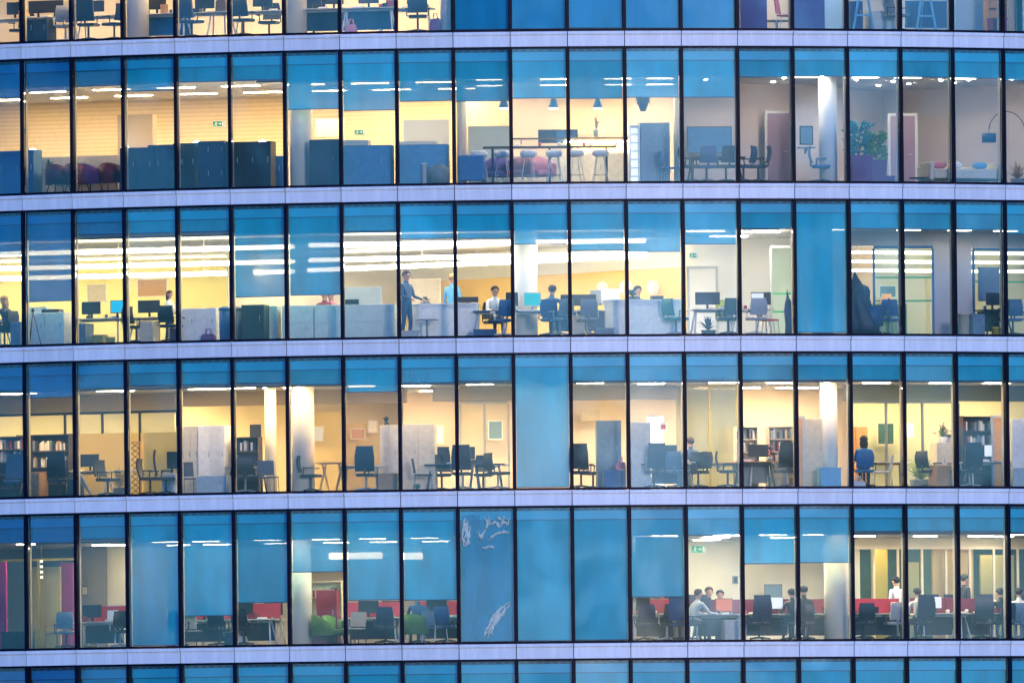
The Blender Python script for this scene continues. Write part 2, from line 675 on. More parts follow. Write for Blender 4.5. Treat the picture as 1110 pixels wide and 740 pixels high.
def spot(r, px, d, h=0.0, rz=0.0):
    p, th = at(px, r, d, h)
    p.z += .001
    return p, th + math.radians(rz)


def off(sp, dx, dy, dz=0.0, rz=0.0):
    p, a = sp
    return p + Vector((math.cos(a)*dx - math.sin(a)*dy, math.sin(a)*dx + math.cos(a)*dy, dz)), a + math.radians(rz)


# local front of every thing is -y (towards the street when rz = 0)
def office_chair(sp, label, col='black', high=False, base='charcoal', arms=True, group='office chairs'):
    o = root('office_chair', label, 'chair', group, *sp)
    bz = 1.22 if high else 1.0
    part('seat', ('oc', col), lambda mb: mb.box(-.24, .24, -.25, .23, .43, .51, bev=.03), M(col, .9), o)

    def back(mb):
        w = .26 if high else .23
        for k in range(7):
            t0, t1 = k/7, (k + 1)/7
            y0, y1 = .21 + .07*math.sin(t0*2.4), .21 + .07*math.sin(t1*2.4)
            wa = w*(1 - .18*max(0, t0 - .5)*2)
            z0, z1 = .56 + (bz - .56)*t0, .56 + (bz - .56)*t1
            mb.prism([(y0, z0), (y1, z1 + .002), (y1 + .05, z1 + .002), (y0 + .05, z0)], -wa, wa, axis='x')
        mb.tube([(0, .27, .62), (0, .27, .50), (0, .1, .44)], .025)
    part('backrest', ('oc', col, high), back, M(col, .9), o)
    if arms:
        for sx in (-1, 1):
            part('armrest', ('oc', sx, base), lambda mb: (mb.tube([(sx*.25, .12, .47), (sx*.29, .12, .5), (sx*.29, .10, .66)], .016), mb.box(sx*.29 - .035, sx*.29 + .035, -.15, .13, .66, .69, bev=.01)), M(base), o)
    part('gas_column', ('oc', base), lambda mb: mb.lathe([(.05, .1), (.03, .12), (.028, .42), (.06, .43)], n=10), M(base), o)

    def bs(mb):
        for k in range(5):
            a = 2*PI*k/5 + .3
            mb.tube([(0, 0, .12), (.3*math.cos(a), .3*math.sin(a), .085)], [.03, .018], n=6)
            mb.ell((.3*math.cos(a), .3*math.sin(a), .033), .032, .032, .032, u=8, v=6)
    part('star_base', ('oc', base), bs, M(base), o)
    return o


def side_chair(sp, label, col='black', leg='steel', group='side chairs', cat='chair', arms=False):
    o = root('side_chair', label, cat, group, *sp)
    part('seat', ('sc', col), lambda mb: mb.box(-.23, .23, -.23, .22, .43, .47, bev=.015), M(col, .8), o)
    part('backrest', ('sc', col), lambda mb: mb.prism([(.21, .50), (.27, .88), (.30, .88), (.245, .50)], -.22, .22, axis='x'), M(col, .8), o)
    for sx in (-1, 1):
        part('leg', ('scf', sx, leg), lambda mb: mb.tube([(sx*.21, -.2, .44), (sx*.23, -.24, 0)], .012, n=6), M(leg), o)
        part('leg', ('scr', sx, leg), lambda mb: mb.tube([(sx*.21, .28, .84), (sx*.21, .2, .44), (sx*.23, .27, 0)], .012, n=6), M(leg), o)
    if arms:
        for sx in (-1, 1):
            part('armrest', ('sc', sx, leg), lambda mb: mb.tube([(sx*.24, -.2, .46), (sx*.25, -.2, .66), (sx*.25, .24, .68)], .014, n=6), M(leg), o)
    return o


def bar_stool(sp, label, col='white', group='bar stools at the high table'):
    o = root('bar_stool', label, 'stool', group, *sp)

    def shell(mb):
        pr = [(.0, .74), (.15, .75), (.21, .79), (.23, .86), (.22, .93), (.205, .93), (.21, .86), (.19, .80), (.14, .765), (0, .755)]
        mb.lathe(pr, n=20)
        for v in mb.bm.verts:
            if v.co.z > .8: v.co.z = .8 + (v.co.z - .8)*(.35 + .65*max(0, min(1, (v.co.y + .1)/.25)))
    part('seat_shell', ('bs', col), shell, M(col), o)
    for sx in (-1, 1):
        for sy in (-1, 1):
            part('leg', ('bs', sx, sy), lambda mb: mb.tube([(sx*.09, sy*.09, .745), (sx*.21, sy*.21, 0)], .010, n=6), M('palegrey'), o)
    part('footrest', ('bs',), lambda mb: mb.tube([(.155, .155, .27), (-.155, .155, .27), (-.155, -.155, .27), (.155, -.155, .27), (.155, .155, .27)], .008, n=6), M('palegrey'), o)
    return o


def tub_chair(sp, label, col='green', group='tub armchairs', leg='palegrey'):
    o = root('tub_armchair', label, 'armchair', group, *sp)
    part('seat', ('tub', col), lambda mb: mb.box(-.27, .27, -.3, .22, .30, .44, bev=.05), M(col, .9), o)

    def back(mb):
        n = 14
        inner, outer = [], []
        for k in range(n + 1):
            a = -.35 + (PI + .7)*k/n
            inner.append((.29*math.cos(a), -.02 + .29*math.sin(a))); outer.append((.37*math.cos(a), -.02 + .37*math.sin(a)))
        for k in range(n):
            hz = lambda q: .62 + .20*max(0, math.sin(-.35 + (PI + .7)*q/n))
            for (A, B) in ((k, k + 1),):
                v = [(inner[A], .28), (inner[B], .28), (outer[B], .28), (outer[A], .28), (inner[A], hz(A)), (inner[B], hz(B)), (outer[B], hz(B)), (outer[A], hz(A))]
                vs = [mb.bm.verts.new((p[0], p[1], z)) for p, z in v]
                fs = [mb.bm.faces.new([vs[j] for j in q]) for q in ((3, 2, 1, 0), (4, 5, 6, 7), (0, 1, 5, 4), (2, 3, 7, 6))]
                mb._mark(fs, True)
                if k == 0: mb._mark([mb.bm.faces.new([vs[j] for j in (0, 4, 7, 3)])])
                if k == n - 1: mb._mark([mb.bm.faces.new([vs[j] for j in (1, 2, 6, 5)])])
        bmesh.ops.remove_doubles(mb.bm, verts=mb.bm.verts[:], dist=.0005)
    part('backrest', ('tub', col), back, M(col, .9), o)
    for sx in (-1, 1):
        for sy in (-1, 1):
            part('leg', ('tub', sx, sy, leg), lambda mb: mb.tube([(sx*.2, sy*.18, .29), (sx*.26, sy*.24, 0)], .013, n=6), M(leg), o)
    return o


def sofa(sp, label, w=1.4, h=.85, col='violet', group=None, dp=.8):
    o = root('sofa', label, 'sofa', group, *sp)
    part('seat_cushion', ('sofa', w, col), lambda mb: mb.box(-w/2 + .13, w/2 - .13, -dp/2, dp/2 - .2, .16, .42, bev=.05), M(col, .9), o)
    part('backrest', ('sofa', w, h, col), lambda mb: mb.box(-w/2, w/2, dp/2 - .2, dp/2, .12, h, bev=.05), M(col, .9), o)
    for sx in (-1, 1):
        part('armrest', ('sofa', sx, w, col), lambda mb: mb.box(sx*(w/2 - .065) - .065, sx*(w/2 - .065) + .065, -dp/2, dp/2 - .21, .12, .6, bev=.04), M(col, .9), o)
        for sy in (-1, 1):
            part('leg', ('sofa', sx, sy, w), lambda mb: mb.tube([(sx*(w/2 - .1), sy*(dp/2 - .1), .13), (sx*(w/2 - .1), sy*(dp/2 - .1), 0)], .02, n=6), M('steel'), o)
    return o


def desk(sp, label, w=1.6, dp=.75, top='palegrey', leg='white', h=.74, panel=None, group='office desks'):
    o = root('desk', label, 'desk', group, *sp)
    part('tabletop', ('dk', w, dp, top, h), lambda mb: mb.box(-w/2, w/2, -dp/2, dp/2, h - .028, h, bev=.005), M(top), o)
    for sx in (-1, 1):
        for sy in (-1, 1):
            part('leg', ('dk', w, dp, sx, sy, leg, h), lambda mb: mb.tube([(sx*(w/2 - .16), sy*.10, h - .03), (sx*(w/2 - .07), sy*(dp/2 - .06), 0)], .024, n=6), M(leg), o)
    part('under_beam', ('dk', w, leg, h), lambda mb: mb.box(-w/2 + .15, w/2 - .15, -.04, .04, h - .085, h - .03), M(leg), o)
    if panel:
        part('modesty_panel', ('dk', w, dp, panel, h), lambda mb: mb.box(-w/2 + .12, w/2 - .12, -dp/2 + .04, -dp/2 + .06, .18, h - .04), M(panel, .8), o)
    return o


def round_table(sp, label, rad=.35, h=.7, top='white', group=None):
    o = root('round_table', label, 'table', group, *sp)
    part('tabletop', ('rt', rad, h, top), lambda mb: mb.lathe([(rad - .01, h - .03), (rad, h - .015), (rad - .005, h)], n=28), M(top), o)
    part('pedestal', ('rt', h), lambda mb: mb.tube([(0, 0, h - .03), (0, 0, .02)], .03), M('steel'), o)
    part('foot', ('rt', rad), lambda mb: mb.lathe([(rad*.6, 0), (rad*.6, .015), (.05, .03)], n=24), M('steel'), o)
    return o


def divider(sp, label, w=1.5, h=.42, col='red', group='red desk screens'):
    o = root('desk_screen', label, 'desk screen', group, *sp)
    part('fabric_panel', ('dv', w, h, col), lambda mb: mb.box(-w/2, w/2, -.015, .015, .02, h, bev=.006), M(col, .95), o)
    for sx in (-1, 1):
        part('clamp', ('dv', sx, w), lambda mb: mb.box(sx*w*.35 - .03, sx*w*.35 + .03, -.03, .03, 0, .06), M('steel'), o)
    return o


def monitor(sp, label, w=.54, h=.33, scr=None, body='black', group='computer monitors', lift=.12):
    o = root('monitor', label, 'monitor', group, *sp)
    part('bezel', ('mo', w, h, body, lift), lambda mb: mb.box(-w/2, w/2, -.02, .02, lift, lift + h, bev=.006), M(body, .4), o)
    sm = M('charcoal', .25) if scr is None else scr
    part('screen', ('mo', w, h, sm.name, lift), lambda mb: mb.box(-w/2 + .015, w/2 - .015, -.0235, -.0205, lift + .02, lift + h - .015), sm, o)
    part('stand', ('mo', body, lift), lambda mb: (mb.box(-.03, .03, .021, .045, .01, lift + .12), mb.box(-.12, .12, -.07, .11, 0, .012, bev=.004)), M(body, .4), o)
    return o


def cabinet(sp, label, w=.8, h=1.1, dp=.45, col='white', nx=2, nz=1, group='storage cabinets', name='storage_cabinet', cat='cabinet', hcol='steel', front=None):
    o = root(name, label, cat, group, *sp)
    part('carcass', ('cb', w, h, dp, col), lambda mb: mb.box(-w/2, w/2, -dp/2, dp/2, .03, h, bev=.006), M(col), o)
    part('base_plinth', ('cb', w, dp), lambda mb: mb.box(-w/2 + .02, w/2 - .02, -dp/2 + .03, dp/2 - .02, 0, .03), M('charcoal'), o)
    fw, fh = w/nx, (h - .05)/nz
    for a in range(nx):
        for b in range(nz):
            x, z = -w/2 + a*fw, .04 + b*fh
            q = part('door', ('cb', w, h, dp, nx, nz, front or col), lambda mb: mb.box(.006, fw - .006, -dp/2 - .018, -dp/2 - .002, .006, fh - .006, bev=.003), M(front or col), o)
            q.location = (x, 0, z)
            part('handle', ('cb', fw, fh, dp), lambda mb: mb.box(fw*.8, fw*.8 + .015, -dp/2 - .035, -dp/2 - .019, fh*.55, min(fh*.55 + .14, fh - .02)), M(hcol), q)
    return o


def bookcase(sp, label, w=1.0, h=1.8, dp=.32, shelves=5, col='white', group=None):
    o = root('bookcase', label, 'bookcase', group, *sp)
    for sx in (-1, 1):
        part('side_panel', ('bc', sx, w, h, dp, col), lambda mb: mb.box(sx*(w/2 - .012) - .012, sx*(w/2 - .012) + .012, -dp/2, dp/2, 0, h), M(col), o)
    part('back_panel', ('bc', w, h, dp, col), lambda mb: mb.box(-w/2 + .025, w/2 - .025, dp/2 - .015, dp/2, 0, h), M(col), o)
    for k in range(shelves + 1):
        q = part('shelf', ('bc', w, dp, col), lambda mb: mb.box(-w/2 + .026, w/2 - .026, -dp/2 + .004, dp/2 - .016, 0, .024), M(col), o)
        q.location.z = .02 + (h - .05)*k/shelves
    return o


def books(sp, w, zs, label, group, n=9, cols=('white', 'palegrey', 'cream', 'grey', 'darkwood', 'crimson', 'greyblue')):
    for z in zs:
        x = -w/2 + .05
        while x < w/2 - .08 and n:
            t = random.choice((.03, .04, .055, .07)); hh = random.uniform(.2, .3)
            c = random.choice(cols)
            p, a = off(sp, x + t/2, random.uniform(-.02, .02), z)
            key = (t, round(hh, 2), c)
            k = ('book',) + key
            if k not in CACHE:
                mb = MB(); mb.box(-t/2, t/2, -.11, .11, 0, key[1], bev=.004, m=0); mb.box(-t/2 + .006, t/2 - .006, -.104, .1125, .006, key[1] - .006, m=1)
                CACHE[k] = mb.mesh('book', [M(c), M('white')])
            cn = {'palegrey': 'pale grey', 'darkwood': 'dark brown', 'greyblue': 'grey-blue'}.get(c, c)
            root('book', ('slim ' if t < .035 else 'thick ' if t > .06 else '') + ('tall ' if hh > .26 else 'short ') + cn + ' ' + label, 'book', group, p, a, CACHE[k])
            x += t + (.004 if random.random() < .85 else .12)


def waste_bin(sp, label, w=.32, h=.7, col='blue', lid=True, group='waste bins'):
    o = root('waste_bin', label, 'bin', group, *sp)
    k = .86
    part('bin_body', ('wb', w, h, col), lambda mb: mb.lathe([(w/2*k, 0), (w/2, h - .03), (w/2 + .012, h - .03), (w/2 + .012, h), (w/2 - .02, h)] if not lid else [(w/2*k, 0), (w/2, h)], n=20), M(col), o)
    if lid:
        part('lid', ('wb', w, h, col), lambda mb: mb.lathe([(w/2 + .015, h), (w/2 + .015, h + .035), (w/2*.55, h + .09), (w/2*.45, h + .09)], n=20), M(col), o)
    return o


def carton(sp, label, w=.4, dp=.3, h=.3, col='greyblue', group='boxes on the floor'):
    o = root('storage_box', label, 'box', group, *sp)
    part('box_body', ('ct', w, dp, h, col), lambda mb: mb.box(-w/2, w/2, -dp/2, dp/2, 0, h - .05, bev=.006), M(col, .8), o)
    part('lid', ('ct', w, dp, h, col), lambda mb: mb.box(-w/2 - .012, w/2 + .012, -dp/2 - .012, dp/2 + .012, h - .05, h, bev=.006), M(col, .8), o)
    return o


def bag(sp, label, w=.42, h=.28, col='pink', group=None):
    o = root('tote_bag', label, 'bag', group, *sp)
    part('bag_body', ('bg', w, h, col), lambda mb: mb.prism([(-w/2, 0), (w/2, 0), (w/2*.92, h*.7), (w/2*.7, h), (-w/2*.66, h*.96), (-w/2*.9, h*.7)], -.08, .08), M(col, .8), o)
    for sy in (-1, 1):
        part('bag_handle', ('bg', w, h, sy, col), lambda mb: mb.tube([(-w*.2, sy*.05, h*.95), (-w*.12, sy*.06, h + .13), (w*.12, sy*.06, h + .13), (w*.2, sy*.05, h*.95)], .01, n=6), M(col, .8), o)
    return o


def plant(sp, label, h=.6, w=.3, leaf='green', pot='grey', n=60, group='potted plants', flower=None):
    o = root('potted_plant', label, 'plant', group, *sp)
    ph = h*.28
    part('pot', ('pl', w, ph, pot), lambda mb: mb.lathe([(w*.26, 0), (w*.34, ph), (w*.3, ph), (w*.28, ph - .02)], n=16), M(pot), o)
    seed = random.random()

    def fol(mb):
        rn = random.Random(seed)
        for k in range(n):
            a = rn.uniform(0, 2*PI); e = rn.uniform(.2, 1.5); L = rn.uniform(.4, 1)*(h - ph)
            d = Vector((math.cos(a)*math.cos(e)*w*1.1/(h - ph) if 0 else math.cos(a)*math.cos(e)*w/2/(h - ph)*1.6, math.sin(a)*math.cos(e)*w/2/(h - ph)*1.6, math.sin(e)))
            tip = Vector((0, 0, ph)) + d*L
            mid = Vector((0, 0, ph)) + d*L*.6 + Vector((0, 0, .03))
            sd = Vector((-math.sin(a), math.cos(a), 0))*rn.uniform(.012, .03)
            v = [mb.bm.verts.new(p) for p in (Vector((0, 0, ph - .01)), mid + sd, tip, mid - sd)]
            mb._mark([mb.bm.faces.new(v)])
            if flower and k % 3 == 0: mb.ell(tip, .03, .03, .025, m=1, u=8, v=5); mb.m = 0
    part('foliage', ('pl', seed), fol, [mat('leaf_' + leaf, C[leaf], .6, .35, 18), flower or M('white')], o)
    return o


M1 = [24, 78, 133, 190, 248, 308, 369, 431, 492, 553, 615, 678, 740, 801, 860, 918, 976, 1033, 1089]
MARKS = {
    0: ['corner desk', 'navy cabinet', 'tall black chair', 'white column', 'blue open-armed chair', 'centred navy chair', 'cream column', 'piled papers', 'magenta bag', 'x', 'x', 'x', 'x', 'x', 'first purple screen', 'wide purple screen', 'first easel', 'dark blue board', 'orange shelf unit', 'curtains'],
    1: ['corner blue cabinet', 'plant and red armchairs', 'purple-black armchair', 'taupe wall block', 'first exit sign', 'black credenza', 'cream column', 'bright blue counter', 'exercise ball', 'violet armchair', 'middle pendant lamp', 'last pendant lamp', 'refrigerator', 'large wall screen', 'first lounge door', 'white lounge column', 'teal painting', 'low dark side table', 'arching floor lamp', 'dried plant'],
    2: ['fair-haired person', 'leaning tripod', 'cyan-lit screen', 'white-shirted person', 'violet bag', 'lidded bins', 'hidden heads', 'grey office screen', 'suited person', 'seated white-shirted man', 'teal monitor', 'white-glowing monitor', 'round wall discs', 'lime chair', 'red side chair', 'closed blind', 'hooded coat', 'green stripes', 'cream round bin', 'frame-edge chair'],
    3: ['dim corner shelves', 'folded umbrella', 'black monitor and yellow panels', 'lattice stand', 'tall wardrobes', 'desk shelf unit', 'folding table', 'tall swivel chair', 'navy cantilever chair', 'dark framed picture', 'closed blind', 'blue-grey tall cupboard', 'glowing doorway', 'olive glass', 'cream shelf unit', 'orange wooden cupboard', 'person in a blue top', 'yellow-green plant', 'wide bookcase', 'frame-edge cupboard'],
    4: ['magenta column', 'string of lamps', 'dim desk', 'closed blind beside dim room', 'low blind', 'cream rucksack', 'olive armchairs', 'beige mesh chair', 'mint armchair', 'reflection sheet', 'closed blind beside the reflection sheet', 'closed blind beside the streaked blind', 'streaked blind', 'green-white exit sign', 'person at the mullion', 'curly-haired person', 'gold panel', 'wood panel', 'olive panel', 'frame-edge person'],
}


def in_bay(r, px, d):
    k = sum(1 for m in M1 if px > m)
    return ('close to the glass' if d < 2.2 else 'a few steps inside' if d < 4.3 else 'deep inside') + ' in bay of ' + MARKS[r][min(k, 19)]


L_WARM, L_SOFT, L_COOL, L_AMB = (1.0, .74, .40), (1.0, .83, .60), (1.0, .92, .80), (1.0, .68, .32)


def ceiling_light(r, px, d, L, label, group, col, power, h=CH, w=.28, rz=0.0, tag='x', drop=.022):
    """shallow ceiling luminaire: white tray with a glowing lens"""
    sp = spot(r, px, d, h - .001, rz)
    label = label.split()[0] + ' ceiling light ' + in_bay(r, px, d)
    o = root('ceiling_light', label, 'ceiling light', group, *sp)
    part('light_tray', ('cl', L, w, drop), lambda mb: mb.box(-L/2, L/2, -w/2, w/2, -drop*.35, 0), M('white'), o)
    part('diffuser', ('cl', L, w, drop, tag), lambda mb: mb.box(-L/2 + .01, L/2 - .01, -w/2 + .01, w/2 - .01, -drop, -drop*.36), emit('lamp_' + tag, col, power), o)
    return o


def strip_light(r, a, b, h, label, group, tag, col, power, w=.2, t=.11):
    """long suspended light bar from one point to another"""
    p, _ = at(a[0], r, a[1], h)
    q, _ = at(b[0], r, b[1], h)
    dv = q - p
    L = dv.length
    o = root('strip_light', label, 'strip light', group, (p + q)/2, math.atan2(dv.y, dv.x))
    mb = MB(); mb.box(-L/2, L/2, -w/2, w/2, 0, t, bev=.01)
    build('light_bar', mb, emit('lamp_' + tag, col, power), o)
    mb = MB()
    k = max(2, int(L/2.4))
    for j in range(k + 1):
        x = -L/2 + .1 + (L - .2)*j/k
        mb.tube([(x, 0, t), (x, 0, CH - h - .002)], .005, n=5)
    build('suspension_wire', mb, M('steel'), o)
    return o


def arc_fill_light(r, i0, i1, label, tag, col, power, d=.50, w=.13):
    """unseen fill light added along the glass to warm the nearby fronts"""
    p = cyl(th_b((i0 + i1)/2), FZ(r) + CH)
    o = root('added_glass_light', label, 'ceiling light', 'added fill lights along the glass', p, 0)
    n = max(4, int((i1 - i0)*3))
    ts = [th_b(i0 + (i1 - i0)*k/n) for k in range(n + 1)]
    for nm, d0, d1, z0, z1, m_ in (('light_tray', d, d + w, -.012, -.001, M('white')), ('hiding_lip', d - .014, d - .002, -.06, -.001, M('grey')), ('diffuser', d + .012, d + w - .012, -.026, -.0125, emit('lamp_' + tag, col, power))):  # the lip hides the added light from outside
        poly = [((R - d0)*math.sin(t) - p.x, -(R - d0)*math.cos(t) - p.y) for t in ts] + [((R - d1)*math.sin(t) - p.x, -(R - d1)*math.cos(t) - p.y) for t in ts[::-1]]
        mb = MB(); mb.prism(poly, z0, z1, axis='z'); build(nm, mb, m_, o)
    return o


def downlight(r, px, d, label, group, tag, col, power, rad=.06):
    sp = spot(r, px, d, CH - .002)
    if group: label = 'small round downlight ' + in_bay(r, px, d)
    o = root('downlight', label, 'downlight', group, *sp)
    part('trim_ring', ('dl', rad), lambda mb: mb.lathe([(rad + .02, 0), (rad + .02, -.012), (rad, -.012), (rad, 0)], n=16), M('white'), o)
    part('lamp_lens', ('dl', rad, tag), lambda mb: mb.ell((0, 0, -.005), rad*.95, rad*.95, .03, u=12, v=6), emit('lamp_' + tag, col, power), o)
    return o


def pendant(r, px, d, h, label, cat='pendant lamp', group='pendant lamps over the kitchen bar', rad=.21, ht=.26):
    sp = spot(r, px, d, h)
    o = root('pendant_lamp', label, cat, group, *sp)
    part('lamp_shade', ('pd', rad, ht), lambda mb: mb.lathe([(rad, 0), (rad*.96, .04), (rad*.62, ht*.8), (rad*.5, ht), (.03, ht + .01), (.03, ht - .01), (rad*.5, ht - .02), (rad*.93, .02)], n=24), M('blue'), o)
    part('light_bulb', ('pd', rad), lambda mb: mb.lathe([(rad*.86, -.045), (rad*.9, -.01), (rad*.84, .02)], n=20), emit('lamp_pendant', (1, .82, .6), 1.0), o)
    part('cord', ('pd', ht, h), lambda mb: mb.tube([(0, 0, ht), (0, 0, CH - h - .002)], .006, n=5), M('charcoal'), o)
    return o


def exit_sign(r, px, py, d, label, w=.36, h=.17, glow=.5):
    z = zpix(px, py, r, d)
    sp = spot(r, px, d, z - h/2)
    o = root('exit_sign', label, 'exit sign', None, *sp)
    mb = MB(); mb.box(-w/2, w/2, 0, .03, 0, h, bev=.004)
    build('sign_case', mb, M('white'), o)
    mb = MB(); mb.box(-w/2 + .012, w/2 - .012, -.004, -.001, .012, h - .012)
    build('sign_face', mb, emit('exit_green', (.02, .42, .22), glow), o)
    mb = MB()
    y0, y1 = -.009, -.0045
    # running figure, arrow and doorway
    mb.ell((-w*.22, -.006, h*.78), h*.08, .003, h*.08, u=10, v=6)
    mb.prism([(-w*.27, h*.66), (-w*.17, h*.70), (-w*.20, h*.42), (-w*.29, h*.40)], y0, y1)
    mb.prism([(-w*.29, h*.42), (-w*.23, h*.42), (-w*.36, h*.16), (-w*.41, h*.18)], y0 - .001, y1)
    mb.prism([(-w*.25, h*.42), (-w*.19, h*.43), (-w*.12, h*.17), (-w*.18, h*.15)], y0 - .001, y1)
    mb.prism([(-w*.18, h*.68), (-w*.17, h*.60), (-w*.08, h*.50), (-w*.07, h*.57)], y0 - .001, y1)
    mb.prism([(w*.0, h*.45), (w*.12, h*.45), (w*.12, h*.30), (w*.22, h*.52), (w*.12, h*.74), (w*.12, h*.59), (w*.0, h*.59)], y0, y1)
    mb.prism([(w*.28, h*.15), (w*.42, h*.15), (w*.42, h*.86), (w*.28, h*.86)], y0, y1)
    build('pictogram', mb, M('white'), o)
    return o


def wall_screen(r, px, py, d, w, h, label, col=None, name='wall_screen', cat='screen', group=None, frame='black', rz=0):
    z = zpix(px, py, r, d)
    sp = spot(r, px, d, z - h/2, rz)
    o = root(name, label, cat, group, *sp)
    mb = MB(); mb.box(-w/2, w/2, -.03, .03, 0, h, bev=.006)
    build('bezel', mb, M(frame, .4), o)
    mb = MB(); mb.box(-w/2 + .025, w/2 - .025, -.034, -.0305, .025, h - .025)
    build('screen', mb, col or M('charcoal', .25), o)
    return o


def picture(r, px, py, d, w, h, label, art, frame='white', group='framed pictures'):
    z = zpix(px, py, r, d)
    o = root('framed_picture', label, 'picture', group, *spot(r, px, d, z - h/2))
    mb = MB()
    for (a, b, c, e) in ((-w/2, w/2, 0, .03), (-w/2, w/2, h - .03, h), (-w/2, -w/2 + .03, .03, h - .03), (w/2 - .03, w/2, .03, h - .03)): mb.box(a, b, -.02, .02, c, e)
    build('picture_frame', mb, M(frame), o)
    mb = MB(); mb.box(-w/2 + .03, w/2 - .03, -.008, .01, .03, h - .03)
    build('picture_sheet', mb, M(art), o)
    return o


def papers(sp, label, group='things left on the desks', w=.22, h=.05, col='white'):
    k = ('papers', w, h, col)
    if k not in CACHE:
        mb = MB(); rn = random.Random(5)
        z = 0
        for q in range(4):
            a = rn.uniform(-.12, .12)
            mb.box(-w/2, w/2, -.15, .15, z, z + h/4 - .001, mtx=Matrix.Rotation(a, 4, 'Z')); z += h/4
        CACHE[k] = mb.mesh('paper_stack', [M(col)])
    return root('paper_stack', label, 'papers', group, sp[0], sp[1], CACHE[k])


def mug(sp, label, col='white', group='mugs on the desks'):
    k = ('mug', col)
    if k not in CACHE:
        mb = MB(); mb.lathe([(.038, 0), (.042, .1), (.037, .1), (.034, .012)], n=14); mb.tube([(.04, 0, .08), (.07, 0, .07), (.07, 0, .035), (.04, 0, .025)], .006, n=6)
        CACHE[k] = mb.mesh('mug', [M(col)])
    return root('mug', label, 'mug', group, sp[0], sp[1], CACHE[k])


# ------------------------------------------------------------------ people
BONES = {}


def skel(pose):
    """joints (name: position, radius), edges (a, b, zone) - facing -y; sitting: seat plane at z = .48"""
    if pose.startswith('sit'):
        hip = Vector((0, .05, .56)); lean = .10 if pose == 'sit' else .28
        J = {'pelvis': (hip, .145), 'waist': (hip + Vector((0, -lean*.25, .17)), .125), 'chest': (hip + Vector((0, -lean*.75, .37)), .15), 'neckb': (hip + Vector((0, -lean, .52)), .075),
             'neck': (hip + Vector((0, -lean - .01, .59)), .055), 'head': (hip + Vector((0, -lean - .035, .71)), .10), 'crown': (hip + Vector((0, -lean - .03, .80)), .075)}
        for s, n in ((-1, 'l'), (1, 'r')):
            sh = J['neckb'][0] + Vector((s*.19, 0, -.06))
            fw = .30 if pose == 'sit' else .40
            J['sh' + n] = (sh, .062); J['el' + n] = (sh + Vector((s*.05, -.10 if pose == 'sit' else -.2, -.25)), .045); J['wr' + n] = (sh + Vector((s*.0, -fw - .06, -.27)), .030); J['ha' + n] = (sh + Vector((-s*.01, -fw - .14, -.275)), .036)
            J['hp' + n] = (hip + Vector((s*.09, -.05, -.01)), .095); J['kn' + n] = (hip + Vector((s*.11, -.44, -.04)), .062); J['an' + n] = (Vector((s*.11, -.42 + .05, .09)), .040); J['to' + n] = (Vector((s*.12, -.56, .04)), .036)
    else:
        J = {'pelvis': (Vector((0, 0, .96)), .14), 'waist': (Vector((0, 0, 1.12)), .125), 'chest': (Vector((0, 0, 1.32)), .15), 'neckb': (Vector((0, .01, 1.46)), .075),
             'neck': (Vector((0, 0, 1.53)), .055), 'head': (Vector((0, -.02, 1.65)), .10), 'crown': (Vector((0, -.015, 1.74)), .075)}
        for s, n in ((-1, 'l'), (1, 'r')):
            sh = Vector((s*.19, .01, 1.40))
            bend = -.16 if pose == 'stand_reach' else -.02
            J['sh' + n] = (sh, .062); J['el' + n] = (sh + Vector((s*.06, bend*.5 + .02, -.28)), .045); J['wr' + n] = (sh + Vector((s*.05, bend*1.9 - .03, -.50 if pose != 'stand_reach' else -.36)), .030); J['ha' + n] = (J['wr' + n][0] + Vector((0, -.02 if pose != 'stand_reach' else -.08, -.09 if pose != 'stand_reach' else -.02)), .036)
            st = .05 if n == 'l' else -.05
            J['hp' + n] = (Vector((s*.09, 0, .90)), .095); J['kn' + n] = (Vector((s*.10, st*.6 - .02, .50)), .062); J['an' + n] = (Vector((s*.105, st + .03, .09)), .042); J['to' + n] = (Vector((s*.12, st - .12, .04)), .036)
    E = [('pelvis', 'waist', 1), ('waist', 'chest', 1), ('chest', 'neckb', 1), ('neckb', 'neck', 0), ('neck', 'head', 0), ('head', 'crown', 0)]
    for n in 'lr':
        E += [('chest', 'sh' + n, 1), ('sh' + n, 'el' + n, 1), ('el' + n, 'wr' + n, 1), ('wr' + n, 'ha' + n, 0), ('pelvis', 'hp' + n, 2), ('hp' + n, 'kn' + n, 2), ('kn' + n, 'an' + n, 2), ('an' + n, 'to' + n, 3)]
    return J, E


def seg_dist(p, a, b):
    ab = b - a
    t = max(0, min(1, (p - a).dot(ab)/max(ab.length_squared, 1e-9)))
    return (p - a - ab*t).length


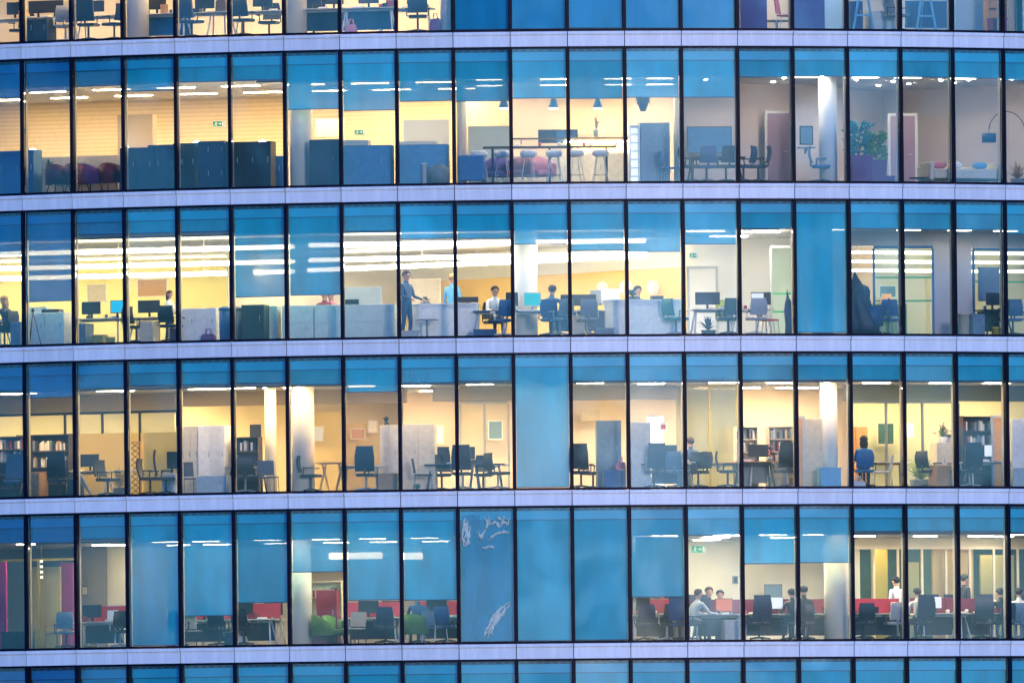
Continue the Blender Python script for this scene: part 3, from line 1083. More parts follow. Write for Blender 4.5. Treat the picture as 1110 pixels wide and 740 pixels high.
def body_mesh(pose):
    J, E = skel(pose)
    names = list(J)
    me = bpy.data.meshes.new('skeleton')
    me.from_pydata([J[n][0] for n in names], [(names.index(a), names.index(b)) for a, b, _ in E], [])
    ob = link('skeleton', me)
    md = ob.modifiers.new('skin', 'SKIN')
    for k, n in enumerate(names):
        sv = me.skin_vertices[0].data[k]
        rx = J[n][1]
        sv.radius = (rx*1.12, rx*.82) if n in ('chest', 'pelvis', 'waist') else (rx, rx)
        sv.use_root = n == 'pelvis'
    md.use_smooth_shade = True
    sd = ob.modifiers.new('sub', 'SUBSURF')
    sd.levels = 2
    dg = bpy.context.evaluated_depsgraph_get()
    dg.update()
    m2 = bpy.data.meshes.new_from_object(ob.evaluated_get(dg))
    bpy.data.objects.remove(ob)
    bpy.data.meshes.remove(me)
    mb = MB()
    mb.bm.from_mesh(m2)
    bpy.data.meshes.remove(m2)
    segs = [(J[a][0], J[b][0], z, (J[a][1] + J[b][1])/2) for a, b, z in E]
    for f in mb.bm.faces:
        c = f.calc_center_median()
        f.material_index = min(segs, key=lambda s: seg_dist(c, s[0], s[1])/s[3])[2]
        f.smooth = True
    # face and hands
    h = J['head'][0]
    mb.m = 0
    mb.tube([h + Vector((0, -.085, .035)), h + Vector((0, -.118, -.012)), h + Vector((0, -.09, -.02))], [.010, .017, .012], n=6, m=0)
    for s in (-1, 1):
        mb.ell(h + Vector((s*.098, .01, .0)), .014, .026, .034, m=0, u=8, v=6)
        mb.ell(h + Vector((s*.036, -.088, .022)), .013, .010, .008, m=4, u=8, v=6)
    mb.ell(h + Vector((0, -.088, -.052)), .025, .012, .007, m=5, u=8, v=5)
    for n, s in (('l', -1), ('r', 1)):
        w, p = J['wr' + n][0], J['ha' + n][0]
        d = (p - w).normalized()
        sd_ = d.cross(Vector((0, -.3, 1)) if abs(d.z) < .7 else Vector((0, 1, 0))).normalized()
        cu = sd_.cross(d).normalized()
        if cu.z > 0 or (abs(d.z) > .7 and cu.y < 0): cu = -cu
        for k in range(4):
            b = p + sd_*(.027 - .018*k) + d*.0
            ln = (.072, .082, .078, .06)[k]
            mb.tube([b, b + d*ln*.5 + cu*.006, b + d*ln*.85 + cu*.022, b + d*ln + cu*.034], [.010, .009, .008, .006], n=6, m=0)
        b = p - d*.035 + sd_*.03*(1 if s < 0 else -1)
        mb.tube([b, b + sd_*.03*(1 if s < 0 else -1) + d*.025, b + sd_*.035*(1 if s < 0 else -1) + d*.06], [.011, .010, .007], n=6, m=0)
    return mb.mesh('person', [])


def hair_mesh(pose, style):
    J, _ = skel(pose)
    h = J['head'][0]
    mb = MB()
    g = bmesh.ops.create_uvsphere(mb.bm, u_segments=18, v_segments=12, radius=1)
    for q in g['verts']:
        x, y, z = q.co
        if z < -.15 and y < .2: z = -.15 + (z + .15)*.1
        f = 1.0
        if y < -.35 and z < .45: y = -.35 + (y + .35)*.25     # leaves the face free
        q.co = h + Vector((x*.112*f, .012 + y*.122, .045 + z*.105))
    if style == 'long':
        mb.ell(h + Vector((0, .06, -.08)), .115, .075, .17)
    if style == 'bun':
        mb.ell(h + Vector((0, .12, .06)), .06, .055, .055)
    mb._mark(mb.bm.faces, True)
    return mb.mesh('hair', [])


def person(sp, label, pose='stand', shirt='navy', trousers='charcoal', hair='hairdark', style='short', skin='skin', h=1.0, group='people in the offices'):
    k = ('body', pose)
    if k not in CACHE: CACHE[k] = body_mesh(pose)
    me = CACHE[k].copy()
    for m_ in (M(skin), M(shirt, .9), M(trousers, .9), M('black'), M('black'), M('pink')): me.materials.append(m_)
    o = root('person', label, 'person', group, sp[0], sp[1], me)
    k = ('hairm', pose, style)
    if k not in CACHE: CACHE[k] = hair_mesh(pose, style)
    hm = CACHE[k].copy()
    hm.materials.append(M(hair, .7))
    link('hair', hm, o)
    o.scale = (h, h, h)
    return o

# ================================================================== FURNISHING
TOPS, KIT, LONG, AMB, RED = 0, 1, 2, 3, 4
OT, OK, OL, OA, OR = 'on the topmost storey', 'on the kitchen storey', 'on the storey with long light bars', 'on the amber-lit storey', 'on the storey with red desk screens'

# ---------------- rooms
# topmost storey
wall(0, (-90, 9), (486, 8), 0, CH, PEACH)
wall(0, (488, .5), (488, 8.6), 0, CH, PEACH)
wall(0, (800, .6), (800, 6), 0, CH, PEACH)
wall(0, (802, 5), (905, 4.2), 0, CH, PEACH)
wall(0, (880, 2.2), (917, 2.0), 0, CH, wallmat('sky_blue', (.35, .52, .66)))
wall(0, (905, 6.5), (1200, 5), 0, CH, GREYW)
wall(0, (1036, 2.4), (1068, 2.4), 0, CH, wallmat('sky_blue', (.35, .52, .66)))
column(0, 148, 1.2, .33, WHITEW); column(0, 321, 1.2, .29); column(0, 484, 1.1, .16, WHITEW)
# kitchen storey
wall(1, (-90, 8), (500, 7.5), 0, CH, STREAKW)
wall(1, (128, 5.5), (166, 5.5), .6, 2.3, wallmat('taupe', (.40, .32, .24)), .3)
wall(1, (501, .7), (501, 7), 0, CH, PEACH)
wall(1, (438, 4.6), (487, 4.6), 0, 1.95, wallmat('blue_grey', (.26, .30, .42)))
wall(1, (500, 7), (742, 6.5), 0, CH, PEACH)
wall(1, (622, 5.5), (682, 5.5), .9, 1.4, wallmat('apricot_glow', (.80, .50, .22)))  # added backsplash, the orange glow above the worktop put into its colour
wall(1, (508, 4.4), (553, 4.4), 0, 1.75, wallmat('dusk_grey', (.28, .36, .42)))
wall(1, (741, .6), (741, 7), 0, CH, PEACH)
wall(1, (742, 5), (862, 5), 0, CH, MUSHROOM)
wall(1, (862, 3.2), (862, 5.4), 0, CH, MUSHROOM)
wall(1, (862, 5), (960, 8.5), 0, CH, MUSHROOM)
wall(1, (958, 8.4), (1040, 6.4), 0, CH, MUSHROOM)
wall(1, (1038, 6.4), (1200, .9), 0, CH, MUSHROOM)
column(1, 327, 1.3, .3); column(1, 501, 1.0, .13, PEACH); column(1, 736, 1.3, .13, PEACH); column(1, 898, 1.3, .24, WHITEW)
# long light bars
wall(2, (-90, 15), (250, 17), 0, CH, YELLW)
wall(2, (248, 14), (440, 18), 0, CH, CREAMW)
wall(2, (430, 18), (760, 8.2), 2.16, CH, CREAMW)
wall(2, (430, 18.02), (760, 8.22), 0, 2.157, ORANGEW)
wall(2, (752, 8.0), (870, 6.8), 0, CH, WHITEW)
column(2, 569, 2.2, .34, WHITEW)
wall(2, (862, .7), (862, 7), 0, CH, WHITEW)
wall(2, (862, 13), (1200, 13), 0, CH, PEACH)
wall(2, (1012, 2.6), (1054, 2.6), 0, CH, GREYW)
wall(2, (1086, 3.6), (1093, 3.6), 0, CH, GREYW)
wall(2, (1052, 2.62), (1200, 2.62), 2.45, CH, GREYW)
wall(2, (920, 3.0), (1012, 2.62), 2.48, CH, GREYW)
glass_wall(2, (948, 3.0), (1012, 2.6), 2.48, (1.62, 1.0, .06), 2, 'blue')
glass_wall(2, (1056, 2.64), (1122, 2.64), 2.44, (1.52,), 2, 'blue')
glass_wall(2, (836, 3.2), (866, 3.2), 2.5, (1.2, .72), 1, 'palegrey')
column(2, 892, 1.0, .27, WHITEW)
# amber storey
for a, b in (((-90, 10), (200, 11)),):
    wall(3, a, b, 0, CH, HONEY)
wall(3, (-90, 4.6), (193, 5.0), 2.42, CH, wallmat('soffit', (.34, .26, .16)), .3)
wall(3, (80, 4.9), (193, 5.2), 0, 1.82, wallmat('golden', (.66, .46, .12)))
glass_wall(3, (-90, 4.7), (193, 5.05), 2.41, (), 7, 'charcoal')
wall(3, (190, 9), (440, 11), 0, CH, HONEY)
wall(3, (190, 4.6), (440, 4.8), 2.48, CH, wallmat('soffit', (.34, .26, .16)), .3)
wall(3, (318, 5.4), (372, 5.4), 0, 2.3, wallmat('golden', (.66, .46, .12)))
wall(3, (376, 6.4), (436, 6.4), 0, 2.0, wallmat('mustard', (.50, .38, .14)))
wall(3, (438, 9), (735, 9), 0, CH, PEACH)
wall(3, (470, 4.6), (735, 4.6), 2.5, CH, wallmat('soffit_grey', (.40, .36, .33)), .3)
wall(3, (734, 5.2), (800, 5.2), 0, CH, wallmat('straw', (.60, .50, .20)))
wall(3, (798, 8), (925, 8), 0, CH, PEACH)
wall(3, (920, 7), (1200, 7), 0, CH, wallmat('sage', (.50, .46, .30)))
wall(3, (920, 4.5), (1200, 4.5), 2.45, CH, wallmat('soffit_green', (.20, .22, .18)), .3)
glass_wall(3, (922, 4.4), (1040, 4.4), 2.44, (), 3, 'grey')
glass_wall(3, (740, 3.8), (800, 3.8), CH - .01, (), 2, 'mustard')
glass_wall(3, (500, 4.7), (552, 4.7), 2.49, (), 2, 'palegrey')
column(3, 294, 2.6, .15); column(3, 329, 1.2, .30); column(3, 899, 1.3, .23, WHITEW)
# red screens storey
wall(4, (-90, 7), (90, 9), 0, CH, DGREYW)
wall(4, (28, 4.6), (66, 4.8), 0, 2.3, wallmat('mustard', (.50, .38, .14)))
wall(4, (66, 5.2), (80, 5.2), 0, 2.4, MAGW)
wall(4, (-4, 2.2), (7, 2.2), 0, 2.4, MAGW)
wall(4, (86, 7), (119, 7), 0, CH, wallmat('mid_grey', (.28, .25, .24)))
wall(4, (117, 6.9), (180, 6), 0, CH, CREAMW)
wall(4, (170, 11), (500, 12), 0, CH, PEACH)
wall(4, (500, 1.2), (500, 12), 0, CH, PEACH)
wall(4, (690, .8), (690, 2.0), 0, CH, PEACH)
wall(4, (690, 12), (750, 12), 0, CH, PEACH)
wall(4, (742, 9.5), (925, 9.5), 0, CH, CREAMW)
wall(4, (922, 8), (1200, 8), 0, CH, TEALW)
wall(4, (926, 6.2), (933, 6.2), 0, 2.55, CREAMW)
wall(4, (946, 6.6), (963, 6.6), 0, 2.55, wallmat('gold', (.48, .38, .08)))
wall(4, (1012, 6.0), (1036, 6.0), 0, 2.55, wallmat('tan_wood', (.55, .36, .16)))
wall(4, (1042, 6.0), (1056, 6.0), 0, 2.55, wallmat('tan_wood', (.55, .36, .16)))
wall(4, (985, 6.4), (997, 6.4), 0, 2.2, OLIVE)
wall(4, (1064, 6.8), (1100, 6.8), 0, 2.4, OLIVE)
glass_wall(4, (922, 5.6), (1130, 5.6), 2.6, (), 8, 'beige')
wall(4, (916, 5.55), (1200, 5.55), 2.602, CH, wallmat('beam_beige', (.50, .42, .30)))
column(4, 326, 1.1, .30); column(4, 907, 1.1, .32, CREAMW)
glass_wall(4, (-40, 3.4), (84, 3.6), 2.5, (), 3, 'mustard')

# ---------------- lamps
for k, (px, d) in enumerate(((-30, 3), (6, 5.5), (50, 3), (110, 5.5), (170, 3), (225, 5.5), (280, 3), (350, 5.5), (410, 3), (450, 5.5))):
    ceiling_light(0, px, d, 1.2, 'amber ceiling light over the open desks ' + OT, 'ceiling lights on the topmost storey', L_AMB, 22.8, tag='top')
for px, d in ((840, 2.5), (880, 1.2), (960, 3), (1020, 3.5), (1090, 3)):
    ceiling_light(0, px, d, 1.0, 'soft ceiling light over the purple screens ' + OT, 'ceiling lights over the purple screens', L_SOFT, 7.31, tag='toplounge')
for px in (-40, 30, 100, 170, 240, 310, 380, 450):
    for d in (3.0, 6.4):
        ceiling_light(1, px + d*7, d, 1.0, 'warm ceiling light above the low blue cabinets ' + OK, 'ceiling lights over the blue cabinets', (1, .68, .34), 16.2, tag='kitoffice', drop=.012)
for px in (530, 600, 670, 715):
    for d in (2.0, 5.0):
        ceiling_light(1, px, d, .7, 'ceiling light above the kitchen bar and stools', 'ceiling lights in the kitchen', L_SOFT, 8.29, tag='kitchen')
for px, d in ((765, 2.5), (838, 3.6), (850, 1.6), (928, 2.4), (968, 3.0), (985, 4.2), (952, 5.2), (1020, 2.2), (1034, 3.4), (1050, 1.8), (1096, 1.6)):
    downlight(1, px, d, 'small round downlight in the ceiling of the grey lounge', 'downlights in the grey lounge', 'lounge', (1, .80, .58), 62)
for px in (872, 938, 984, 1043):
    ceiling_light(1, px, 1.3, .7, 'slim ceiling light close to the glass in the grey lounge', 'slim ceiling lights in the grey lounge', L_SOFT, 2.0, tag='loungeslim')
downlight(1, 891, .92, 'downlight washing the white column in the grey lounge', None, 'wash', L_COOL, 20)
for (h, d), q in zip(((2.52, 2.2), (2.43, 9.5), (2.34, 14)), ('highest and nearest', 'middle', 'lowest and farthest')):
    strip_light(2, (-60, d), (318, d + .6), h, q + ' of three long glowing bars over the yellow-walled office', 'long light bars over the yellow-walled office', 'longyellow', (1, .80, .46), 3.6)
    strip_light(2, (335, d), (700, 7.2 if d > 9.6 else d*.8), h, q + ' of three long glowing bars over the white counters', 'long light bars over the white counters', 'longwhite', (1, .82, .58), 3.6)
for px, d in ((765, 2.0), (825, 2.5), (790, 5.2)):
    ceiling_light(2, px, d, 1.0, 'bright ceiling light in front of the white end wall', 'ceiling lights by the white end wall', (1, .84, .68), 8.06, tag='longend', drop=.05)
for d, q, h in ((5, 'nearest', 2.36), (8.5, 'middle', 2.26), (12, 'farthest', 2.16)):
    strip_light(2, (925, d), (1125, d), h, q + ' glowing light bar seen through the green-striped glass partition', 'light bars behind the green-striped partition', 'longback', (1, .80, .52), 1.6, t=.07)
for px in (905, 985, 1040, 1090):
    ceiling_light(2, px, 1.6, .6, 'dim ceiling light between the glass and the striped partition', 'dim ceiling lights before the striped partition', L_SOFT, 2.2, tag='longdim')
for px in (20, 125, 225):
    ceiling_light(3, px, 2.2, 1.0, 'amber ceiling light over the desks by the wall of yellow panels', 'amber ceiling lights by the yellow panels', L_AMB, 12.4, tag='amberfront')
for px in (-60, 20, 105, 190):
    ceiling_light(3, px, 7.4, 1.6, 'bright corridor light behind the glazed yellow wall', 'corridor lights behind the yellow wall', (1, .78, .42), 24.2, tag='ambercorr')
for k, px in enumerate((262, 322, 392, 452, 520)):
    ceiling_light(3, px, 2.0 + .5*(k % 2), .7, 'amber ceiling light over the middle desks of the amber-lit storey', 'amber ceiling lights over the middle desks', (1, .66, .32), 14.9, tag='ambermid')
    ceiling_light(3, px + 25, 6.8, 1.1, 'amber ceiling light behind the middle desks of the amber-lit storey', 'amber ceiling lights behind the middle desks', (1, .66, .32), 14.9, tag='ambermid')
for k, px in enumerate((640, 706, 783, 846)):
    ceiling_light(3, px, 2.0 + .6*(k % 2), .7, 'warm ceiling light near the blue-grey tall cabinet', 'warm ceiling lights near the blue-grey cabinet', (1, .70, .38), 16.2, tag='amberright')
    ceiling_light(3, px + 18, 6.4, 1.1, 'warm ceiling light behind the blue-grey tall cabinet', 'warm ceiling lights behind the blue-grey cabinet', (1, .70, .38), 16.2, tag='amberright')
for k, px in enumerate((950, 1022, 1080)):
    ceiling_light(3, px, 2.4, .7, 'warm ceiling light over the book-lined end of the amber-lit storey', 'warm ceiling lights over the bookshelves', L_WARM, 12.9, tag='amberbook')
    ceiling_light(3, px + 12, 5.8, 1.0, 'warm light behind the sage-green glazed wall', 'warm lights behind the sage-green wall', L_WARM, 17.1, tag='amberbook2')
downlight(3, 322, .82, 'downlight washing the pale column beside the wooden folding table', None, 'wash', L_COOL, 20)
downlight(3, 287, 2.25, 'downlight washing the column behind the grey side chairs', None, 'wash2', L_COOL, 9)
downlight(3, 893, .98, 'downlight washing the white column beside the orange cabinet', None, 'wash', L_COOL, 20)
for px, d in ((30, 2), (96, 2.0), (112, 4.6), (128, 5.4)):
    ceiling_light(4, px, d, .6, 'thin ceiling light in the dim grey room by the magenta column', 'thin ceiling lights in the dim grey room', L_WARM, 10.7, tag='reddim', w=.2)
for k, px in enumerate((172, 215, 282, 345, 396, 452)):
    for d in (2.6, 6.5):
        ceiling_light(4, px + d*3, d, .7, 'thin ceiling light over the red-screened desks behind half-lowered blinds', 'thin ceiling lights behind the half-lowered blinds', L_SOFT, 9.41, tag='redmid', w=.24)
for a, b, q in ((357, 414, 'longer warm light bar glowing through the blinds above the green armchairs'), (436, 458, 'short warm light bar glowing through the blind above the mint armchair')):
    strip_light(4, (a, .9), (b, .9), zpix(a, 606, 4, .9), q, 'warm bars behind the half-lowered blinds', 'warmbar', (1, .74, .42), 1.6, t=.17)
for px, d in ((600, 1.6), (660, 1.6), (705, 3)):
    ceiling_light(4, px, d, .7, 'faint ceiling light glimmering through a fully lowered blind', 'ceiling lights behind the fully lowered blinds', L_SOFT, 1.0, tag='redblind', w=.24)
for px, d in ((788, 2.4), (776, 5.0), (766, 7.6), (838, 2.4), (850, 5.8), (885, 2.4), (720, 3.0)):
    ceiling_light(4, px, d, .7, 'thin ceiling light in the cream-walled office with the exit sign', 'thin ceiling lights in the cream-walled office', L_SOFT, 20.7, tag='redcream', w=.24)
for px, d in ((953, 2.0), (936, 4.4), (1018, 2.0), (1003, 4.4), (1053, 1.6), (1062, 4.4), (1102, 2.4), (1086, 4.8)):
    ceiling_light(4, px, d, .6, 'thin ceiling light before the glass wall of gold and wood panels', 'thin ceiling lights before the gold and wood panels', L_SOFT, 10.6, tag='redend', w=.24)
for px in (955, 1024, 1050, 1080):
    ceiling_light(4, px, 6.1 if px < 1060 else 6.3, .5, 'small light behind the glass wall of gold and wood panels', 'small lights behind the gold and wood panels', L_AMB, 10.1, tag='redend2', w=.2)

arc_fill_light(0, -1, 8.7, 'added fill light along the glass above the open desks ' + OT, 'edgetop', L_AMB, 9)
arc_fill_light(0, 14.1, 20, 'added fill light along the glass above the purple screens', 'edgetop2', L_SOFT, 1.2)
arc_fill_light(1, 5.4, 8.9, 'added fill light along the glass above the bright blue counters', 'edgekit', L_SOFT, 1.0)
arc_fill_light(1, 9.1, 12.9, 'added fill light along the glass above the bar stools', 'edgebar', L_SOFT, 2.2)
arc_fill_light(2, -1, 6.0, 'added fill light along the glass above the yellow-walled office', 'edgelong', (1, .82, .50), 4.6)
arc_fill_light(2, 6.0, 14.8, 'added fill light along the glass above the white counters', 'edgelong2', (1, .84, .64), 4.0)
arc_fill_light(3, -1, 4.0, 'added fill light along the glass above the folded umbrella', 'edgeamber', L_AMB, 3.6)
arc_fill_light(3, 4.0, 15.9, 'added fill light along the glass above the tall cupboards', 'edgeamber2', (1, .66, .33), 5.5)
arc_fill_light(3, 15.9, 20, 'added fill light along the glass above the bookcases', 'edgeamber3', L_AMB, 4.4)
arc_fill_light(4, 1, 2.95, 'added fill light along the glass beside the fully closed blind of the dim room', 'edgered', L_SOFT, 2.0)
arc_fill_light(4, 3.0, 8.9, 'added fill light along the glass behind the half-lowered blinds', 'edgered2', L_SOFT, 4.2)
arc_fill_light(4, 9.0, 12.0, 'added fill light along the glass behind the rippled reflection sheet', 'edgered3', L_SOFT, 1.6)
arc_fill_light(4, 12.0, 20, 'added fill light along the glass above the seated people', 'edgered4', L_WARM, 4.4)

# ---------------- work place helper
def work(r, px, d, rz, where, w=1.5, top='palegrey', leg='white', mon=(0,), chair='black', chigh=False, chx=0.0, chd=.62, crz=0, scr=None, div=None, panel=None, clutter=2, base='charcoal', mw=.54, dp=.75, divw=None):
    sp = spot(r, px, d, 0, rz)
    if r == 4 and panel is None: panel = 'charcoal'  # dark panel added in place of the shade beneath these desks
    desk(sp, f'desk {where}', w=w, top=top, leg=leg, panel=panel, dp=dp)
    for j, mx in enumerate(mon):
        monitor(off(sp, mx, .02, .741, 180), f'monitor on the desk {where}' if len(mon) == 1 else f'{("first", "second")[j]} of two monitors on the desk {where}', scr=scr, w=mw)
    if chair:
        office_chair(off(sp, chx, chd, 0, crz), f'{chair} office chair at the desk {where}', chair, chigh, base)
    if div:
        divider(off(sp, 0, -dp/2 + .03, .741), f'{div} fabric screen along the desk {where}', w=divw or w - .06, col=div)
    rn = random.Random(px*7 + r)
    used = []
    for j in range(clutter + 3):
        x = rn.uniform(-w/2 + .12, w/2 - .12)
        if any(abs(x - u) < .2 for u in list(mon)) or any(abs(x - u) < .14 for u in used): continue
        used.append(x)
        q = off(sp, x, rn.uniform(-.05, .12), .741, rn.uniform(-20, 20))
        n_ = len(used)
        if n_ == 1: papers(q, f'white papers lying on the desk {where}')
        elif n_ == 2:
            c = rn.choice(('white', 'red', 'midblue'))
            mug(q, f'{c} mug standing on the desk {where}', c)
        elif n_ == 3:
            c = rn.choice(('black', 'crimson', 'wood', 'palegrey'))
            papers(q, f'tall {c.replace("palegrey", "grey")} document tray on the desk {where}', 'document trays on the desks', .2, rn.uniform(.12, .26), c)
        elif n_ == 4: papers(q, f'small dark book pile on the desk {where}', 'book piles on the desks', .18, .11, 'charcoal')
    return sp

CYAN = emit('screen_cyan', (.02, .50, .80), .10)
TEALS = emit('screen_teal', (.0, .42, .46), .09)
WHT = emit('screen_white', (.80, .78, .85), .10)

# ---------------- topmost storey
work(0, 10, 1.6, 0, 'in the corner bay ' + OT, w=1.8, top='cream', mon=(.2,), clutter=3)
cabinet(spot(0, 42, 1.0), 'dark navy cabinet under a desk ' + OT, w=.8, h=.66, dp=.5, col='navy', nx=2)
work(0, 56, 1.5, 180, 'behind the navy cabinet ' + OT, w=1.5, mon=(-.1, .4), chair=None, clutter=3, chd=.6)
office_chair(spot(0, 71, 1.1, 0, 200), 'cream mesh office chair beside the navy cabinet ' + OT, 'cream', base='white')
office_chair(spot(0, 96, .9, 0, 185), 'tall black office chair nearest the white column ' + OT, 'black', True)
office_chair(spot(0, 124, 1.0, 0, 250), 'low black armchair on castors turned sideways by the white column', 'black', False)
desk(spot(0, 113, 1.7), 'desk behind two black chairs ' + OT, w=1.5, top='cream')
monitor(spot(0, 100, 1.8, .741, 180), 'wide dark monitor above the tall black chair ' + OT, w=.7, h=.3)
work(0, 178, 1.7, 180, 'just past the white column ' + OT, mon=(.2,), chair=None, clutter=3, panel='blue')
office_chair(spot(0, 208, 1.0, 0, 160), 'blue office chair with open arms ' + OT, 'midblue', True)
work(0, 222, 1.9, 0, 'beside the blue open-armed chair ' + OT, mon=(0,), chair=None, clutter=3)
bag(spot(0, 240, 1.6, .741), 'patterned dark bag standing on a desk ' + OT, w=.3, h=.36, col='darkwood')
desk(off(spot(0, 240, 1.6), 0, 0), 'small side desk under the patterned dark bag', w=.8)
office_chair(spot(0, 264, .9, 0, 175), 'navy office chair centred in its bay ' + OT, 'navy', False)
work(0, 285, 1.7, 0, 'left of the cream column ' + OT, mon=(0,), chair='navy', clutter=3)
work(0, 350, 1.4, 180, 'right of the cream column ' + OT, mon=(-.3, .3), chair=None, clutter=4, panel='navy')
office_chair(spot(0, 340, 2.0, 0, 0), 'black office chair facing out behind the cream column ' + OT, 'black', True)
work(0, 400, 1.3, 180, 'of piled papers ' + OT, w=1.5, mon=(0,), chair=None, clutter=4, panel='navy')
bag(spot(0, 381, .9), 'small pink bag on the floor under a desk ' + OT, w=.3, h=.3, col='pink')
office_chair(spot(0, 453, .9, 0, 185), 'broad navy office chair before a bright screen ' + OT, 'navy', True)
work(0, 440, 1.9, 0, 'next to the closed blinds ' + OT, mon=(.3,), chair=None, scr=WHT, clutter=3)
bag(spot(0, 472, 1.0), 'magenta bag on the floor beside the last desk ' + OT, w=.3, h=.42, col='purple')
# purple screens
for px, w_, q in ((817, .72, 'first purple screen panel, beside the closed blinds'), (877, .86, 'wide purple screen panel in front of the pale blue wall')):
    o = root('floor_screen', q + ' ' + OT, 'screen panel', 'purple screen panels', *spot(0, px, .8))
    mb = MB(); mb.box(-w_/2, w_/2, -.03, .03, .06, 1.0, bev=.012); build('fabric_panel', mb, M('violet', .9), o)
    mb = MB()
    for sx in (-1, 1): mb.box(sx*w_*.35 - .03, sx*w_*.35 + .03, -.2, .2, 0, .03); mb.box(sx*w_*.35 - .015, sx*w_*.35 + .015, -.015, .015, .031, .059)
    build('screen_foot', mb, M('steel'), o)
side_chair(spot(0, 853, 1.2, 0, 60), 'red side chair turned sideways near the purple screens', 'red', 'palegrey')
round_table(spot(0, 842, 2.2), 'low grey table between the purple screens', .4, .38, 'grey')


def easel(sp, label, h=1.5, col='skyblue', board=None):
    o = root('easel', label, 'easel', 'white A-frame easels', *sp)
    for sx in (-1, 1):
        part('leg', ('es', sx, h, col), lambda mb: mb.prism([(sx*.30 - .03, 0), (sx*.30 + .03, 0), (sx*.03 + .03, h), (sx*.03 - .03, h)], -.015, .015), M(col), o)
    part('rear_leg', ('es', h, col), lambda mb: mb.tube([(0, .03, h*.95), (.02, .45, 0)], .02, n=6), M(col), o)
    part('crossbar', ('es', h, col), lambda mb: mb.box(-.24, .24, -.022, -.0155, h*.3, h*.3 + .05), M(col), o)
    return o


easel(spot(0, 936, 1.2), 'white A-frame easel standing among shelves with a bright lamp ' + OT)
easel(spot(0, 1004, 1.2), 'white A-frame easel in front of a dark blue board ' + OT)
wall_screen(0, 1004, 16, 2.0, 1.2, .72, 'dark blue board behind the A-frame easel ' + OT, M('midblue'), 'display_board', 'board', frame='blue')
cabinet(spot(0, 956, 1.7), 'pale glass-topped counter beside the A-frame easel ' + OT, w=.8, h=.62, dp=.5, col='glasswhite')
office_chair(spot(0, 973, 1.0, 0, 30), 'grey office chair between the two A-frame easels', 'grey')
cabinet(spot(0, 926, 1.5), 'slim dark blue cabinet at the foot of an easel ' + OT, w=.35, h=.85, dp=.4, col='midblue', nx=1)
bookcase(spot(0, 1079, 1.4), 'orange wooden shelf unit at the end of ' + OT[3:], .55, 1.8, .3, 5, 'orangewood')
carton(spot(0, 1081, .8), 'crimson box with a white lid before the orange shelf unit', .42, .34, .42, 'crimson')
for px in (1097, 1104):
    o = root('curtain', 'pale yellow curtain panel at the frame edge ' + OT if px == 1097 else 'deep blue curtain panel at the frame edge ' + OT, 'curtain', None, *spot(0, px, .7))
    mb = MB()
    mb.prism([(-.12 + .24*k/16, .03*math.sin(k*1.9)) for k in range(17)] + [(.12 - .24*k/16, .012 + .03*math.sin((16 - k)*1.9)) for k in range(17)], .03, 2.8, axis='z')
    build('curtain_cloth', mb, M('cream' if px == 1097 else 'teal'), o)

# ---------------- kitchen storey, office end
CB = 'low storage cabinet'
cabinet(spot(1, 10, .75), 'dark blue low cabinet in the corner bay ' + OK, w=1.0, h=1.2, dp=.45, col='blue', nx=2)
cabinet(spot(1, 35, .8), 'narrow blue cabinet with a white handle beside red chairs', w=.36, h=1.22, dp=.45, col='blue', nx=1, hcol='white')
for px, q in ((64, 'dark red armchair under the plant pot'), (84, 'dark red armchair half hidden by a dark mullion'), (98, 'purple-black armchair in front of the low screens'), (122, 'dark red armchair beside the wavy blue cabinet')):
    tub_chair(spot(1, px, .9 + .1*(px % 3), 0, 180 if px != 98 else 160), q + ' ' + OK, 'crimson' if px != 98 else 'purple', 'dark red tub armchairs', 'charcoal')
desk(spot(1, 90, 2.0), 'meeting table among the dark red armchairs', w=2.6, dp=1.0, top='palegrey')
for px, q in ((60, 'first pale low screen behind the dark red armchairs'), (112, 'second pale low screen behind the dark red armchairs')):
    o = root('low_screen', q, 'screen panel', 'pale low screens', *spot(1, px, 2.9))
    mb = MB(); mb.box(-.85, .85, -.03, .03, .02, 1.12, bev=.01); build('fabric_panel', mb, M('beige', .9), o)
    mb = MB(); mb.box(-.6, -.55, -.2, .2, 0, .019); mb.box(.55, .6, -.2, .2, 0, .019); build('screen_foot', mb, M('steel'), o)
plant(spot(1, 53, 2.0, .741), 'small dark plant on the meeting table', .28, .3, 'darkgreen', 'darkwood', 40)
cabinet(spot(1, 152, .8), 'wide dark blue cabinet beneath the wall light ' + OK, w=.95, h=1.18, dp=.45, col='inkblue', nx=2)
cabinet(spot(1, 178, .9), 'dark blue cabinet with a pale top board ' + OK, w=.75, h=1.24, dp=.45, col='inkblue', nx=2)
cabinet(spot(1, 203, .8), 'navy cabinet glinting under the brightest uplight', w=.62, h=1.26, dp=.45, col='black', nx=2)
cabinet(spot(1, 232, .8), 'blue panelled cabinet under the first exit sign', w=.75, h=1.3, dp=.45, col='inkblue', nx=2, nz=2)
cabinet(spot(1, 272, .8), 'black wide credenza left of the cream column ' + OK, w=1.25, h=1.26, dp=.5, col='black', nx=3)
cabinet(spot(1, 299, 1.5), 'teal side cabinet behind the black credenza', w=.5, h=.9, dp=.4, col='blue', nx=1)
cabinet(spot(1, 354, .9), 'navy tall-fronted cabinet right of the cream column ' + OK, w=.8, h=1.28, dp=.5, col='navy', nx=1)
o = cabinet(spot(1, 399, .8), 'bright blue counter front filling a whole bay ' + OK, w=1.32, h=1.1, dp=.5, col='midblue', nx=1, front='counterblue')
o = cabinet(spot(1, 460, .85), 'bright blue counter front behind the exercise ball', w=1.3, h=1.1, dp=.5, col='midblue', nx=1, front='counterblue')
